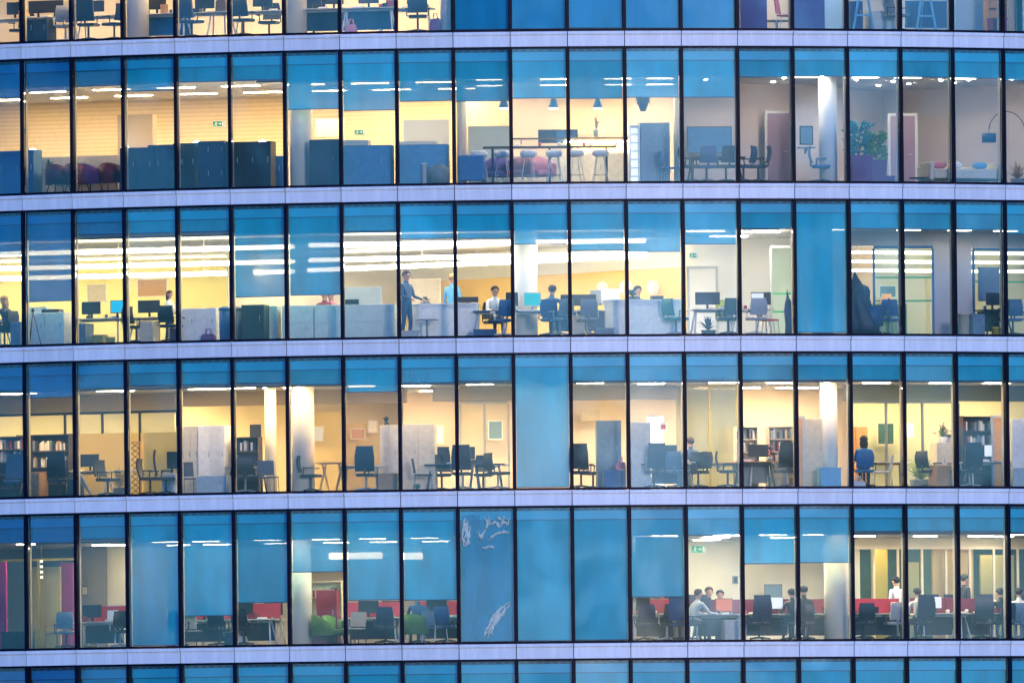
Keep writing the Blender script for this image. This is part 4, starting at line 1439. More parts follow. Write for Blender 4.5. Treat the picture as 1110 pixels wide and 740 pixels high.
cabinet(spot(1, 387, 1.5), 'pale low cabinet behind the bright blue counter under the dark exit sign', w=.7, h=1.28, dp=.4, col='palegrey')
cabinet(spot(1, 452, 1.5), 'cream low cabinet behind the exercise ball counter', w=1.1, h=1.22, dp=.4, col='cream')
waste_bin(spot(1, 460, .5), 'slim white upright bin beside the exercise ball', .15, .6, 'white', False)


def ball(sp, label):
    k = ('ball',)
    mb = MB(); mb.ell((0, 0, .29), .29, .29, .285, u=28, v=18)
    for t in (.12, .29, .46):
        rr = math.sqrt(max(.0, .29**2 - (t - .29)**2))
        mb.lathe([(rr + .001, t - .008), (rr + .005, t), (rr + .001, t + .008)], n=28)
    return root('exercise_ball', label, 'exercise ball', None, sp[0], sp[1], mb.mesh('exercise_ball', [M('grey', .5)]))


ball(spot(1, 476, .42), 'grey exercise ball on the floor before the bright blue counter')
for px, h, q in ((36, 1.25, 'small uplight on the narrow blue cabinet'), (136, 1.25, 'uplight glowing between two mullions behind the wide cabinet'), (214, 1.32, 'brightest uplight on the navy cabinet'), (285, 1.3, 'uplight glowing above the black credenza')):
    sp = spot(1, px, 1.6)
    o = root('uplight', q + ' ' + OK, 'lamp', 'uplights behind the blue cabinets', *sp)
    mb = MB(); mb.tube([(0, 0, .02), (0, 0, h - .1)], .015, n=6); mb.lathe([(.12, 0), (.12, .02), (.02, .03)], n=16); build('lamp_pole', mb, M('steel'), o)
    mb = MB(); mb.lathe([(.03, h - .1), (.13, h), (.12, h), (.03, h - .08)], n=18); build('lamp_bowl', mb, M('white'), o)
    mb = MB(); mb.ell((0, 0, h - .01), .1, .1, .05); build('light_bulb', mb, emit('lamp_uplight', (1, .88, .66), 9), o)
exit_sign(1, 237, 134.5, 5.5, 'green running-man exit sign above the blue panelled cabinet', .34, .16, .05)
exit_sign(1, 390, 143.5, 6.5, 'dark exit sign on the peach wall above the bright blue counter', .32, .15, .012)
for px, q in ((128, 'grey tablet screen on the low screen'), (355, 'pale sign board')):
    pass
wall_screen(1, 358, 139, 7, .8, .5, 'pale framed board on the wall right of the cream column ' + OK, M('cream'), 'wall_board', 'board', frame='beige')

# kitchen
for px, q in ((546, 'blue pendant lamp beside the dark mullion, first over the kitchen bar'), (600, 'middle blue pendant lamp over the pair of dark wall screens'), (648, 'last blue pendant lamp, over the bright end of the kitchen bar')):
    z = zpix(px, 117, 1, 1.6)
    pendant(1, px, 1.6, z, q, rad=.13, ht=.24)
wall_screen(1, 596, 148, 5.5, .62, .36, 'left dark wall screen over the kitchen counter', M('navy', .3), group='dark wall screens in the kitchen')
wall_screen(1, 614, 148, 5.48, .60, .36, 'right blue wall screen over the kitchen counter', M('midblue', .3), group='dark wall screens in the kitchen')
o = cabinet(spot(1, 655, 4.6), 'lit kitchen counter with a worktop glowing in lamp light', w=2.4, h=1.0, dp=.6, col='cream', nx=4)
cabinet(spot(1, 585, 4.6), 'kitchen base units under the dark wall screens', w=1.5, h=.95, dp=.6, col='beige', nx=3)
o = root('under_cabinet_light', 'warm light strip glowing on the wall over the kitchen worktop', 'strip light', None, *spot(1, 652, 5.2, 1.36))
mb = MB(); mb.box(-1.0, 1.0, -.02, .02, 0, .03); build('light_tray', mb, M('white'), o)
mb = MB(); mb.box(-.98, .98, -.018, .018, -.03, -.001); build('diffuser', mb, emit('lamp_counter', (1, .58, .22), 42), o)
o = root('wall_shelf', 'long dark shelf above the kitchen counter', 'shelf', None, *spot(1, 622, 5.2, 1.42))
mb = MB(); mb.box(-1.7, 1.7, -.14, .14, 0, .035); build('shelf_board', mb, M('darkwood'), o)
mb = MB(); [mb.box(x - .02, x + .02, -.1, .14, -.12, -.001) for x in (-1.4, 0, 1.4)]; build('shelf_bracket', mb, M('steel'), o)
sp = spot(1, 596, 1.7)
o = root('high_table', 'long dark high table with white stools at the kitchen bar', 'table', None, *sp)
mb = MB(); mb.box(-1.75, 1.75, -.3, .3, 1.02, 1.06, bev=.006); build('tabletop', mb, M('darkwood'), o)
for sx in (-1, 0, 1):
    mb = MB(); mb.box(sx*1.5 - .03, sx*1.5 + .03, -.03, .03, .02, 1.015); mb.box(sx*1.5 - .05, sx*1.5 + .05, -.26, .26, 0, .02); build('leg', mb, M('charcoal'), o)
bq = ['next to the kitchen doorway wall', 'beside the dark mullion under the first pendant lamp', 'in front of the red armchair', 'under the middle pendant lamp', 'left of the last pendant lamp', 'at the bright end of the kitchen bar']
for k, px in enumerate((520, 545, 573, 601, 624, 651)):
    bar_stool(spot(1, px, 1.0, 0, 180 + (k*37) % 30 - 15), 'white shell bar stool ' + bq[k])
tub_chair(spot(1, 588, 1.9, 0, 25), 'raspberry red armchair among the bar stools', 'pink', 'lounge chairs in the kitchen')
tub_chair(spot(1, 562, 1.9, 0, -20), 'dark pink armchair left of the raspberry red armchair', 'crimson', 'lounge chairs in the kitchen')
tub_chair(spot(1, 538, 1.9, 0, -10), 'violet armchair under the white stools', 'violet', 'lounge chairs in the kitchen')
sofa(spot(1, 512, .85, 0, 180), 'small blue sofa in the corner by the kitchen wall', .7, .8, 'blue')
plant(spot(1, 646, 5.0, 1.458), 'dark vase with twigs on the shelf over the bright counter', .7, .22, 'grey', 'greyblue', 14)
for k, px in enumerate((560, 585, 606, 612, 633, 640, 668)):
    mug(spot(1, px, 1.65, 1.062), ('white', 'red', 'cream')[k % 3] + ' cup on the high table ' + ('by the first mullion', 'over the raspberry armchair', 'under the middle pendant lamp', 'left of the second kitchen mullion', 'right of the second kitchen mullion', 'near the last pendant lamp', 'at its bright end')[k], ('white', 'red', 'cream')[k % 3], 'cups on the high table')
cabinet(spot(1, 709, 1.8), 'tall pale blue refrigerator beside the glowing glass cabinet', w=.78, h=1.66, dp=.65, col='greyblue', nx=1, nz=2, group=None, name='refrigerator', cat='refrigerator')
o = bookcase(spot(1, 688, 1.6), 'narrow cabinet with glowing glass shelves beside the refrigerator', .26, 1.6, .34, 7, 'white')
mb = MB(); mb.box(-.10, .10, .10, .12, .06, 1.52); build('light_panel', mb, emit('lamp_cabinet', (.9, .95, 1), .11), o)
side_chair(spot(1, 727, 1.1, 0, 90), 'blue side chair next to the peach column', 'blue', 'charcoal')
sp = spot(1, 697, 1.4, zpix(697, 121, 1, 1.4))
o = root('hanging_planter', 'blue cone-shaped planter hanging over the refrigerator', 'hanging planter', None, *sp)
hh = .36
mb = MB(); mb.lathe([(.07, 0), (.2, hh), (.18, hh), (.06, .03)], n=16); build('pot', mb, M('midblue'), o)
mb = MB(); rn = random.Random(3)
for k in range(40):
    a = rn.uniform(0, 6.28); q = Vector((math.cos(a)*.17, math.sin(a)*.17, hh)); t = q + Vector((math.cos(a)*.1, math.sin(a)*.1, rn.uniform(-.25, .12))); s_ = Vector((-math.sin(a), math.cos(a), 0))*.03
    vs = [mb.bm.verts.new(v) for v in (q - s_, q + s_, t)]; mb._mark([mb.bm.faces.new(vs)])
build('foliage', mb, mat('leaf_darkgreen', C['darkgreen'], .6, .35, 18), o)
mb = MB(); mb.tube([(0, 0, hh), (0, 0, CH - (sp[0].z - FZ(1)) - .002)], .006, n=5); build('cord', mb, M('charcoal'), o)

# grey lounge
wall_screen(1, 769, 152, 4.2, 1.2, .72, 'large blue wall screen over the meeting table in the grey lounge', M('blue', .3))
desk(spot(1, 775, 1.5), 'dark meeting table under the large blue wall screen', 1.5, .9, 'navy', 'charcoal')
for k, (px, rz, q) in enumerate(((750, 70, 'dark office chair tipped close to the mullion by the large wall screen'), (766, 180, 'dark office chair with its back to the glass under the large wall screen'), (787, 190, 'dark office chair at the right end of the dark meeting table'), (806, 240, 'dark blue office chair just right of the mullion beyond the meeting table'), (822, 265, 'dark office chair turned to the grey lounge door'))):
    office_chair(spot(1, px, .85 if k != 1 else .95, 0, rz), q, 'midblue' if k % 2 else 'navy')
door(1, 845, 4.4, .62, 2.05, wallmat('mauve', (.24, .16, .22)))
office_chair(spot(1, 890, .8, 0, 75), 'blue office chair alone in front of the white column', 'blue', base='greyblue')
wall_screen(1, 874, 147, 3.0, .36, .5, 'small dark screen on the wall left of the white column', M('greyblue', .3))
o = root('wall_ledge', 'small grey shelf under the small dark screen', 'shelf', None, *spot(1, 874, 2.95, zpix(874, 161, 1, 2.95)))
mb = MB(); mb.box(-.22, .22, -.14, .14, 0, .03); build('shelf_board', mb, M('greyblue'), o)
mb = MB(); mb.prism([(-.12, -.001), (.13, -.001), (.13, -.14)], -.02, .02, axis='x'); build('shelf_bracket', mb, M('greyblue'), o)


def planter(sp, label, w, ph, top, leaf, n, spread):
    o = root('planter', label, 'planter', 'purple planters in the grey lounge', *sp)
    mb = MB(); mb.prism([(-w*.42, 0), (w*.42, 0), (w*.5, ph), (-w*.5, ph)], -w*.45, w*.45); build('pot', mb, M('purple', .4), o)
    rn = random.Random(n)
    mb = MB()
    for k in range(n):
        a = rn.uniform(0, 2*PI)
        c = Vector((math.cos(a)*spread*rn.uniform(.1, 1)*.6, math.sin(a)*spread*rn.uniform(.1, 1)*.5, ph + rn.uniform(0, 1)**.8*(top - ph)))
        d = Vector((math.cos(a)*rn.uniform(.3, 1), math.sin(a)*.6, rn.uniform(-.3, .9))).normalized()
        sd = d.cross(Vector((0, 1, .2))).normalized()*rn.uniform(.03, .06)
        L_ = rn.uniform(.12, .24)
        v = [mb.bm.verts.new(q) for q in (c, c + d*L_*.5 + sd, c + d*L_, c + d*L_*.5 - sd)]
        mb._mark([mb.bm.faces.new(v)])
    for k in range(5):
        a = 2*PI*k/5
        mb.tube([(0, 0, ph - .02), (math.cos(a)*spread*.25, math.sin(a)*spread*.2, (ph + top)/2), (math.cos(a)*spread*.4, math.sin(a)*spread*.3, top)], [.014, .010, .005], n=5)
    build('foliage', mb, mat('leaf_' + leaf, C[leaf], .6, .35, 18), o)


planter(spot(1, 931, 1.2), 'tall dark teal leafy plant in a purple planter, the bushier of two', .62, .78, 1.62, 'teal', 190, .5)
planter(spot(1, 950, 1.1), 'green leafy plant in a narrower purple planter in the grey lounge', .46, .66, 1.38, 'green', 130, .34)
carton(spot(1, 962, 1.1), 'small dark purple box beside the purple planters', .3, .3, .24, 'purple')
door(1, 979, 5.5, .66, 2.05, wallmat('mauve', (.24, .16, .22)))
round_table(spot(1, 998, .9), 'low dark side table with a lamp in the grey lounge', .32, .2, 'navy')
o = root('table_lamp', 'small peach table lamp on the low dark side table', 'lamp', None, *spot(1, 1007, .9, .0))
mb = MB(); mb.lathe([(.07, 0), (.07, .02), (.012, .03), (.012, .22)], n=14); build('lamp_stem', mb, M('steel'), o)
mb = MB(); mb.lathe([(.12, .2), (.09, .42), (.08, .42), (.11, .2)], n=18); build('lamp_shade', mb, emit('lamp_table', (1, .62, .36), .09), o)
sofa(spot(1, 1040, .95, 0, 0), 'long cream sofa below the hooked floor lamp', 2.1, .5, 'cream', dp=.85)
for px, c, q in ((1018, 'pink', 'pinkish cushion lying on the long cream sofa'), (1035, 'white', 'white cushion lying on the long cream sofa'), (1062, 'skyblue', 'pale blue cushion lying on the long cream sofa')):
    k = ('cushion', c)
    mb = MB(); mb.ell((0, 0, .1), .22, .12, .1); mb.box(-.17, .17, -.07, .07, .04, .16, bev=.03)
    root('cushion', q, 'cushion', 'cushions on the cream sofa', *spot(1, px, .8, .425), mb.mesh('cushion', [M(c, .9)]))
sp = spot(1, 1096, 1.0)
o = root('arc_floor_lamp', 'arching floor lamp with a dark blue drum shade over the cream sofa', 'floor lamp', None, *sp)
zt = zpix(1085, 121, 1, 1.0)
xs = lambda px: -(1096 - px)/41.4/math.cos(sp[1])
mb = MB()
pts = [(xs(1112), 0, .03), (xs(1114), 0, 1.0)]
for k in range(13):
    a = PI*.05 + PI*.9*k/12
    pts.append((xs(1092) + .55*math.cos(a)*1.0, 0, zt - .55 + .55*math.sin(a) - (.0 if k < 7 else 0)))
mb.tube(pts, .012, n=6); mb.lathe([(.16, 0), (.16, .03), (.02, .04)], c=(xs(1112), 0, 0), n=18)
build('lamp_arm', mb, M('charcoal'), o)
ex, ez = pts[-1][0], pts[-1][2]
mb = MB(); mb.tube([(ex, 0, ez), (ex, 0, ez - .12)], .008, n=6); mb.lathe([(.19, ez - .36), (.19, ez - .12), (.02, ez - .115), (.02, ez - .125), (.18, ez - .13), (.18, ez - .36)], c=(ex, 0, 0), n=22); build('lamp_shade', mb, M('midblue'), o)
plant(spot(1, 1103, .8), 'brown dried plant at the frame edge in the grey lounge', .7, .6, 'wood', 'grey', 90)

# ---------------- storey with long light bars
person(spot(2, 7, 1.1, 0, -100), 'person with fair hair and navy top seated in the corner bay', 'sit', 'navy', 'charcoal', 'hairblond', 'long')
office_chair(spot(2, 5, 1.25, 0, -100), 'navy office chair under the fair-haired person', 'navy')
desk(spot(2, -12, 1.2), 'desk in front of the fair-haired person', 1.2, .7, 'white')
cabinet(spot(2, 22, 1.2), 'pale cylinder-end cabinet beside the fair-haired person', w=.3, h=.7, dp=.5, col='greyblue', nx=1)
cabinet(spot(2, 54, 1.3), 'white double-door sideboard behind the leaning tripod', w=1.15, h=.92, dp=.5, col='white', nx=2)
papers(spot(2, 43, 1.3, .922), 'pale printer tray on the white double-door sideboard', None, .5, .16)
papers(spot(2, 57, 1.3, .922), 'black flat case on the white double-door sideboard', None, .5, .09, 'black')


def tripod(sp, label):
    o = root('tripod', label, 'tripod', None, *sp)
    for k in range(3):
        a = 2*PI*k/3 + .6
        part('leg', ('tp', k), lambda mb: mb.tube([(0, 0, .95), (.22*math.cos(a), .22*math.sin(a), 0)], [.014, .011], n=6), M('crimson' if k == 0 else 'black'), o)
    part('tripod_head', ('tp',), lambda mb: mb.lathe([(.03, .93), (.045, .96), (.03, 1.02)], n=10), M('black'), o)


tripod(spot(2, 36, .55), 'black and red tripod before the white double-door sideboard')
work(2, 110, 1.5, 180, 'with a cyan-lit screen in the yellow-walled office', w=1.4, mon=(.28,), chair=None, clutter=3, top='cream', leg='cream')
monitor(spot(2, 127, 1.2, .741, 10), 'cyan-glowing monitor next to a black monitor', scr=CYAN, w=.36, h=.34)
plant(spot(2, 97, 1.5, .741), 'dark bushy plant on the desk with the cyan-lit screen', .3, .3, 'darkgreen', 'black', 40)
cabinet(spot(2, 90, 1.0), 'grey pedestal by the bay edge in the yellow-walled office', w=.4, h=.6, dp=.5, col='greyblue', nx=1, nz=3)
carton(spot(2, 109, 1.2), 'yellow box under the desk with the cyan-lit screen', .26, .3, .3, 'mustard')
waste_bin(spot(2, 120, .8), 'small yellow waste bin under the cyan-lit desk', .24, .22, 'yellow', False)
work(2, 166, 1.5, 180, 'shared by the dark-haired person in the yellow-walled office', w=1.3, mon=(.1,), chair=None, clutter=3, top='cream', leg='cream', mw=.62)
office_chair(spot(2, 148, 1.0, 0, 150), 'black office chair between two desks in the yellow-walled office', 'black')
person(spot(2, 184, 1.4, 0, 80), 'dark-haired person in a white shirt at the desk of the yellow-walled office', 'stand_reach', 'white', 'navy', 'hairbrown', 'long', h=.8)
office_chair(spot(2, 186, .75, 0, 170), 'low black office chair with a red cushion by the white-shirted person', 'black')
cabinet(spot(2, 162, 1.1), 'cream pedestal with drawers in the yellow-walled office', w=.42, h=.62, dp=.5, col='cream', nx=1, nz=3)
carton(spot(2, 190, .6), 'red box on the floor by the low black chair', .22, .25, .4, 'crimson')
cabinet(spot(2, 216, 1.2), 'white low cabinet with a violet bag in front', w=1.12, h=.93, dp=.5, col='white', nx=2)
bag(spot(2, 226, .75), 'violet bag lying against the white low cabinet', .42, .24, 'purple')
waste_bin(spot(2, 244, .7), 'bright blue lidded bin left of the dark mullion', .32, .86, 'blue')
waste_bin(spot(2, 258, .9), 'grey lidded bin right of the dark mullion', .3, .86, 'grey')
cabinet(spot(2, 277, .75), 'dark green closed cabinet beside the lidded bins', w=.62, h=.97, dp=.5, col='darkgreen', nx=1)
for k, (px, w_, q) in enumerate(((293, .5, 'first frosted glass cabinet, next to the dark green cabinet'), (325, .85, 'second frosted glass cabinet, in front of the hidden heads'), (357, .7, 'third frosted glass cabinet, ending at the dark mullion'), (383, .65, 'fourth frosted glass cabinet, below the black flat screen'), (412, .85, 'fifth frosted glass cabinet, left of the person in a suit'))):
    cabinet(spot(2, px, 1.25), q, w=w_, h=.95, dp=.45, col='glasswhite', nx=1, nz=2, group='frosted glass cabinets', hcol='glasswhite')
person(spot(2, 352, 2.4, 0, 20), 'dark-haired person whose head shows above the frosted cabinets', 'sit', 'crimson', 'charcoal', 'hairdark', 'short')
person(spot(2, 361, 2.5, 0, -30), 'second head, in a pink top, above the frosted cabinets by the mullion', 'sit', 'pink', 'charcoal', 'hairbrown', 'short')
office_chair(spot(2, 352, 2.7, 0, 20), 'black chair under the dark-haired person behind frosted cabinets', 'black')
office_chair(spot(2, 361, 2.8, 0, -30), 'black chair under the pink-topped person behind frosted cabinets', 'black')
desk(spot(2, 354, 1.9), 'desk hidden behind the frosted glass cabinets', 1.6, .6)
desk(spot(2, 392, 2.0), 'desk with a black flat screen behind the frosted cabinets', 1.3, .7)
monitor(spot(2, 381, 1.95, .741, 180), 'black flat screen showing above the frosted cabinets', w=.4, h=.26)
o = root('low_screen', 'grey office screen rising behind the frosted glass cabinets', 'screen panel', None, *spot(2, 394, 2.2))
mb = MB(); mb.box(-.5, .5, -.03, .03, .02, 1.45, bev=.01); build('fabric_panel', mb, M('palegrey', .9), o)
mb = MB(); mb.box(-.4, -.35, -.2, .2, 0, .019); mb.box(.35, .4, -.2, .2, 0, .019); build('screen_foot', mb, M('steel'), o)
person(spot(2, 441, 1.0, 0, 60), 'standing person in a dark blue suit at the end of the white counter', 'stand_reach', 'midblue', 'midblue', 'hairbrown', 'short', h=1.02)


def counter(sp, label, w, h=.95, dp=.7, col='white'):
    o = root('counter', label, 'counter', 'white reception counters', *sp)
    mb = MB(); mb.prism([(-w/2, -dp/2), (w/2, -dp/2), (w/2, dp/2), (-w/2, dp/2), (-w/2 - .18, dp/4), (-w/2 - .22, 0), (-w/2 - .18, -dp/4)], .04, h - .035, axis='z'); build('counter_body', mb, M(col), o)
    mb = MB(); mb.prism([(-w/2, -dp/2 - .03), (w/2 + .02, -dp/2 - .03), (w/2 + .02, dp/2 + .03), (-w/2, dp/2 + .03), (-w/2 - .22, dp/4), (-w/2 - .26, 0), (-w/2 - .22, -dp/4)], h - .034, h, axis='z'); build('worktop', mb, M('white'), o)
    mb = MB(); mb.box(-w/2 + .02, w/2 - .02, -dp/2 + .03, dp/2 - .03, 0, .039); build('base_plinth', mb, M('charcoal'), o)
    return o


counter(spot(2, 487, 1.5), 'long white counter between the suited person and the seated man', 1.55)
counter(spot(2, 700, 1.4), 'long white counter in front of the three round wall discs', 1.8, 1.0)
round_table(spot(2, 463, .6), 'small round white table in front of the long white counter', .32, .52, 'palegrey')
carton(spot(2, 443, .5), 'grey box with a blue end at the suited person\'s feet', .5, .3, .22, 'palegrey')
plant(spot(2, 461, 1.5, .952), 'low plant in a grey dish on the long white counter', .22, .4, 'darkgreen', 'grey', 50)
person(spot(2, 491, 2.6, 0, 150), 'standing person in a pale blue shirt behind the long white counter', 'stand', 'skyblue', 'charcoal', 'hairblond', 'short')
monitor(spot(2, 507, 1.5, .952, 180), 'low dark screen at the end of the long white counter', w=.56, h=.14, lift=.03)
person(spot(2, 536, 1.7, 0, 20), 'seated man in a white shirt facing out beside the white counter', 'sit', 'white', 'charcoal', 'hairbrown', 'short')
office_chair(spot(2, 536, 1.95, 0, 20), 'dark office chair under the seated man in a white shirt', 'charcoal')
desk(spot(2, 538, 1.15), 'dark-topped desk in front of the seated white-shirted man', 1.2, .7, 'greyblue', 'white')
for px, q in ((520, 'dark blue crate under the white counter end'), (532, 'dark blue crate with a white rim by the seated man')):
    carton(spot(2, px, .7), q, .3, .32, .24, 'midblue')
office_chair(spot(2, 546, .7, 0, 200), 'blue office chair with white arms before the seated man', 'blue', base='white')
monitor(spot(2, 555, 1.3, .741, 180), 'grey monitor by the dark mullion beside the seated man', w=.32, h=.36, body='charcoal')
desk(spot(2, 575, 1.4), 'white-legged desk of the person in dark blue', 1.5, .7, 'white')
monitor(spot(2, 577, 1.5, .741, 8), 'teal-glowing monitor in front of the bright white column', w=.46, h=.36, scr=TEALS, body='palegrey')
person(spot(2, 595, 1.1, 0, 155), 'seated person in dark blue reaching towards the teal monitor', 'sit_lean', 'midblue', 'midblue', 'hairbrown', 'short')
office_chair(spot(2, 597, .82, 0, 170), 'dark blue office chair under the person at the teal monitor', 'midblue')
office_chair(spot(2, 607, .65, 0, 215), 'grey-backed office chair right behind the person in dark blue', 'greyblue', base='steel')
desk(spot(2, 628, 1.6), 'long dark-fronted desk between two white counters', 1.6, .7, 'palegrey', 'white', panel='midblue')
for px, q in ((618, 'wide navy monitor right of the person in dark blue'), (636, 'second wide navy monitor, behind the grey-backed chair')):
    monitor(spot(2, px, 1.6, .741, 180), q, w=.5, h=.3, body='navy')
office_chair(spot(2, 636, .75, 0, 190), 'grey-backed office chair left of the white counter with wall discs', 'greyblue', base='steel')
cabinet(spot(2, 626, 1.0), 'orange-beige pedestal between two office chairs', w=.36, h=.6, dp=.45, col='beige', nx=1, nz=3)
monitor(spot(2, 660, 1.9, .741, 5), 'white-glowing wide monitor above the white counter', w=.62, h=.42, scr=WHT, body='palegrey', lift=.16)
desk(spot(2, 656, 1.9), 'desk carrying the white-glowing wide monitor', 1.0, .6)
monitor(spot(2, 646, 1.8, .741, -15), 'pale lilac monitor left of the white-glowing wide monitor', w=.3, h=.4, scr=M('palegrey'), body='palegrey', lift=.14)
carton(spot(2, 655, .6), 'grey box on the floor before the white counter with wall discs', .5, .3, .24, 'greyblue')
for px, w_, q in ((653, .16, 'leftmost round white disc on the orange wall'), (679, .2, 'middle round white disc on the orange wall'), (708, .19, 'rightmost round white disc on the orange wall')):
    d = 18 - (px - 430)/330*9.8 - .25
    mb = MB(); g2 = [(.0, 0), (w_*1.05, 0), (w_*1.05, .02), (w_*.95, .03), (0, .03)]
    mb.lathe(g2, n=28); mb.bm.transform(Matrix.Rotation(PI/2, 4, 'X'))
    root('wall_disc', q, 'wall disc', 'round white discs on the orange wall', *spot(2, px, d, zpix(px, 312, 2, d), 20), mb.mesh('wall_disc', [M('white')]))
plant(spot(2, 686, 1.5, 1.002), 'dark pot plant on the white counter below the wall discs', .34, .36, 'darkgreen', 'charcoal', 60)
papers(spot(2, 712, 1.4, 1.002), 'dark flat box on the white counter near the green chair', None, .3, .1, 'charcoal')
office_chair(spot(2, 733, .7, 0, 120), 'sage green office chair at the end of the white counter', 'teal', base='steel')
person(spot(2, 690, 2.4, 0, 30), 'person with dark hair behind the pot plant on the white counter', 'sit', 'midblue', 'charcoal', 'hairdark', 'short')
office_chair(spot(2, 690, 2.65, 0, 30), 'dark chair under the person behind the pot plant', 'charcoal')
work(2, 772, 1.3, 180, 'in front of the white end wall', w=1.2, mon=(.12,), chair=None, clutter=3, mw=.66, top='cream')
office_chair(spot(2, 789, 1.5, 0, 10), 'lime green office chair facing out at the white end wall', 'lime', base='steel')
plant(spot(2, 768, .6, 0), 'dark green leafy plant on the floor before the white end wall', .6, .6, 'darkgreen', 'charcoal', 90)
office_chair(spot(2, 790, .7, 0, 190), 'dark green office chair with its back to the glass by the white end wall', 'darkgreen')
work(2, 815, 1.4, 180, 'beside the red chair near the white end wall', w=1.1, mon=(-.25,), chair=None, clutter=2)
monitor(spot(2, 821, 1.3, .741, 12), 'white-glowing monitor beside the red chair', w=.36, h=.3, scr=WHT, body='palegrey')
side_chair(spot(2, 833, 1.2, 0, 60), 'red side chair in front of the green-striped glass', 'red', 'steel')
office_chair(spot(2, 820, .7, 0, 180), 'white-armed grey office chair near the red side chair', 'palegrey', base='white')
exit_sign(2, 752, 277, 7.4, 'pale green running-man exit sign over the orange wall end', .24, .14, .05)
door(2, 762, 7.5, .7, 2.06, wallmat('white', (.8, .77, .73)))


def draped(sp, label, h, w, col):
    mb = MB()
    rn = random.Random(8)
    ph = [rn.uniform(0, 6.28) for _ in range(4)]
    wob = lambda t, z: 1 + .10*math.sin(2*PI*t*5 + ph[0] + z*2) + .06*math.sin(2*PI*t*9 + ph[1])
    pr = [(w*.50, 0), (w*.52, .3), (w*.50, .7), (w*.46, h*.58), (w*.42, h*.70), (w*.33, h*.77), (w*.20, h*.81), (w*.15, h*.86), (w*.09, h*.92), (w*.02, h)]
    mb.lathe(pr, n=36, wob=wob)
    for v in mb.bm.verts:
        t = v.co.z/h
        v.co.x += -.16*w*max(0, t - .45)*2 + (.10*w*math.sin(t*9) if t < .8 else 0)
        if v.co.x > .1*w and t < .35: v.co.x += .35*w*(.35 - t)*1.6
    return root('draped_coat', label, 'draped coat', None, sp[0], sp[1], mb.mesh('draped_coat', [M(col, .95)]))


draped(spot(2, 932, .75), 'dark blue hooded coat draped over a stand with a pointed top', 1.70, .72, 'inkblue')
draped(spot(2, 855, .9), 'slim dark coat hanging at the edge of the closed blind', 1.25, .2, 'midblue')
office_chair(spot(2, 952, .9, 0, 250), 'dark blue office chair beside the hooded draped coat', 'midblue')
office_chair(spot(2, 964, 1.6, 0, 160), 'blue chair with slim arms by the green-striped glass', 'blue', base='steel')
tub_chair(spot(2, 943, .8, 0, 200), 'dark blue armchair at the foot of the hooded draped coat', 'midblue', None)
o = root('table_lamp', 'orange-shaded table lamp behind the hooded draped coat', 'lamp', None, *spot(2, 961, 2.2, .741))
mb = MB(); mb.lathe([(.09, 0), (.09, .02), (.015, .03), (.015, .2)], n=14); build('lamp_stem', mb, M('steel'), o)
mb = MB(); mb.lathe([(.17, .18), (.13, .44), (.12, .44), (.16, .18)], n=20); build('lamp_shade', mb, emit('lamp_orange', (1, .5, .2), .08), o)
desk(spot(2, 961, 2.2), 'side desk under the orange-shaded table lamp', .7, .6, 'cream')
picture(2, 962, 316, 6.5, .5, .34, 'grey photograph on the orange wall above the orange lamp', 'greyblue')
cabinet(spot(2, 950, 4.5), 'lime green low cupboard far behind the hooded draped coat', w=1.6, h=1.0, dp=.4, col='lime')
waste_bin(spot(2, 1045, .9), 'cream round bin beside the blue-grey box', .3, .62, 'cream', False)
cabinet(spot(2, 1057, 1.1), 'blue-grey low cabinet beside the cream round bin', w=.36, h=.62, dp=.45, col='greyblue', nx=1)
work(2, 1078, 1.2, 180, 'under the grey wall screen', w=.9, mon=(.05,), chair=None, clutter=2, top='black', leg='black', panel='black', mw=.4)
wall_screen(2, 1072, 308, 2.4, .62, .9, 'tall grey wall screen behind the black desk', M('greyblue', .4), frame='greyblue')
office_chair(spot(2, 1098, .9, 0, 160), 'dark blue office chair at the frame edge by the black desk', 'midblue')
office_chair(spot(2, 1088, 1.0, 0, 200), 'black office chair pushed to the black desk', 'black')
waste_bin(spot(2, 1080, .6), 'small yellow bin on the floor by the black desk', .26, .26, 'yellow', False)

# ---------------- amber-lit storey
office_chair(spot(3, 15, .9, 0, 20), 'blue-lit office chair in the dim corner bay ' + OA, 'midblue', True)
bookcase(spot(3, 8, 3.2), 'dark shelf unit with pale files in the dim corner bay', 1.5, 1.75, .35, 5, 'darkwood')
books(spot(3, 8, 3.2), 1.4, (1.06, 1.40), 'file on the dark shelf unit of the dim corner', 'files on the dark shelf unit', 9)
bookcase(spot(3, 50, 3.4), 'brown shelf unit of parcels next to the dim corner bay', 1.6, 1.78, .35, 4, 'darkwood')
books(spot(3, 50, 3.4), 1.5, (.9, 1.32), 'file on the brown shelf unit', 'files on the brown shelf unit', 8, ('beige', 'cream', 'wood', 'grey'))
desk(spot(3, 52, 1.8), 'wooden desk behind the tall black chair ' + OA, 1.6, .7, 'wood', 'wood')
cabinet(spot(3, 40, 1.2), 'wooden drawer pedestal by the tall black chair ' + OA, w=.42, h=.7, dp=.5, col='wood', nx=1, nz=3)
office_chair(spot(3, 65, .9, 0, 190), 'tall black office chair in front of the brown shelf unit', 'black', True)
office_chair(spot(3, 78, 1.3, 0, 150), 'second black office chair half hidden by the mullion near the umbrella', 'black')


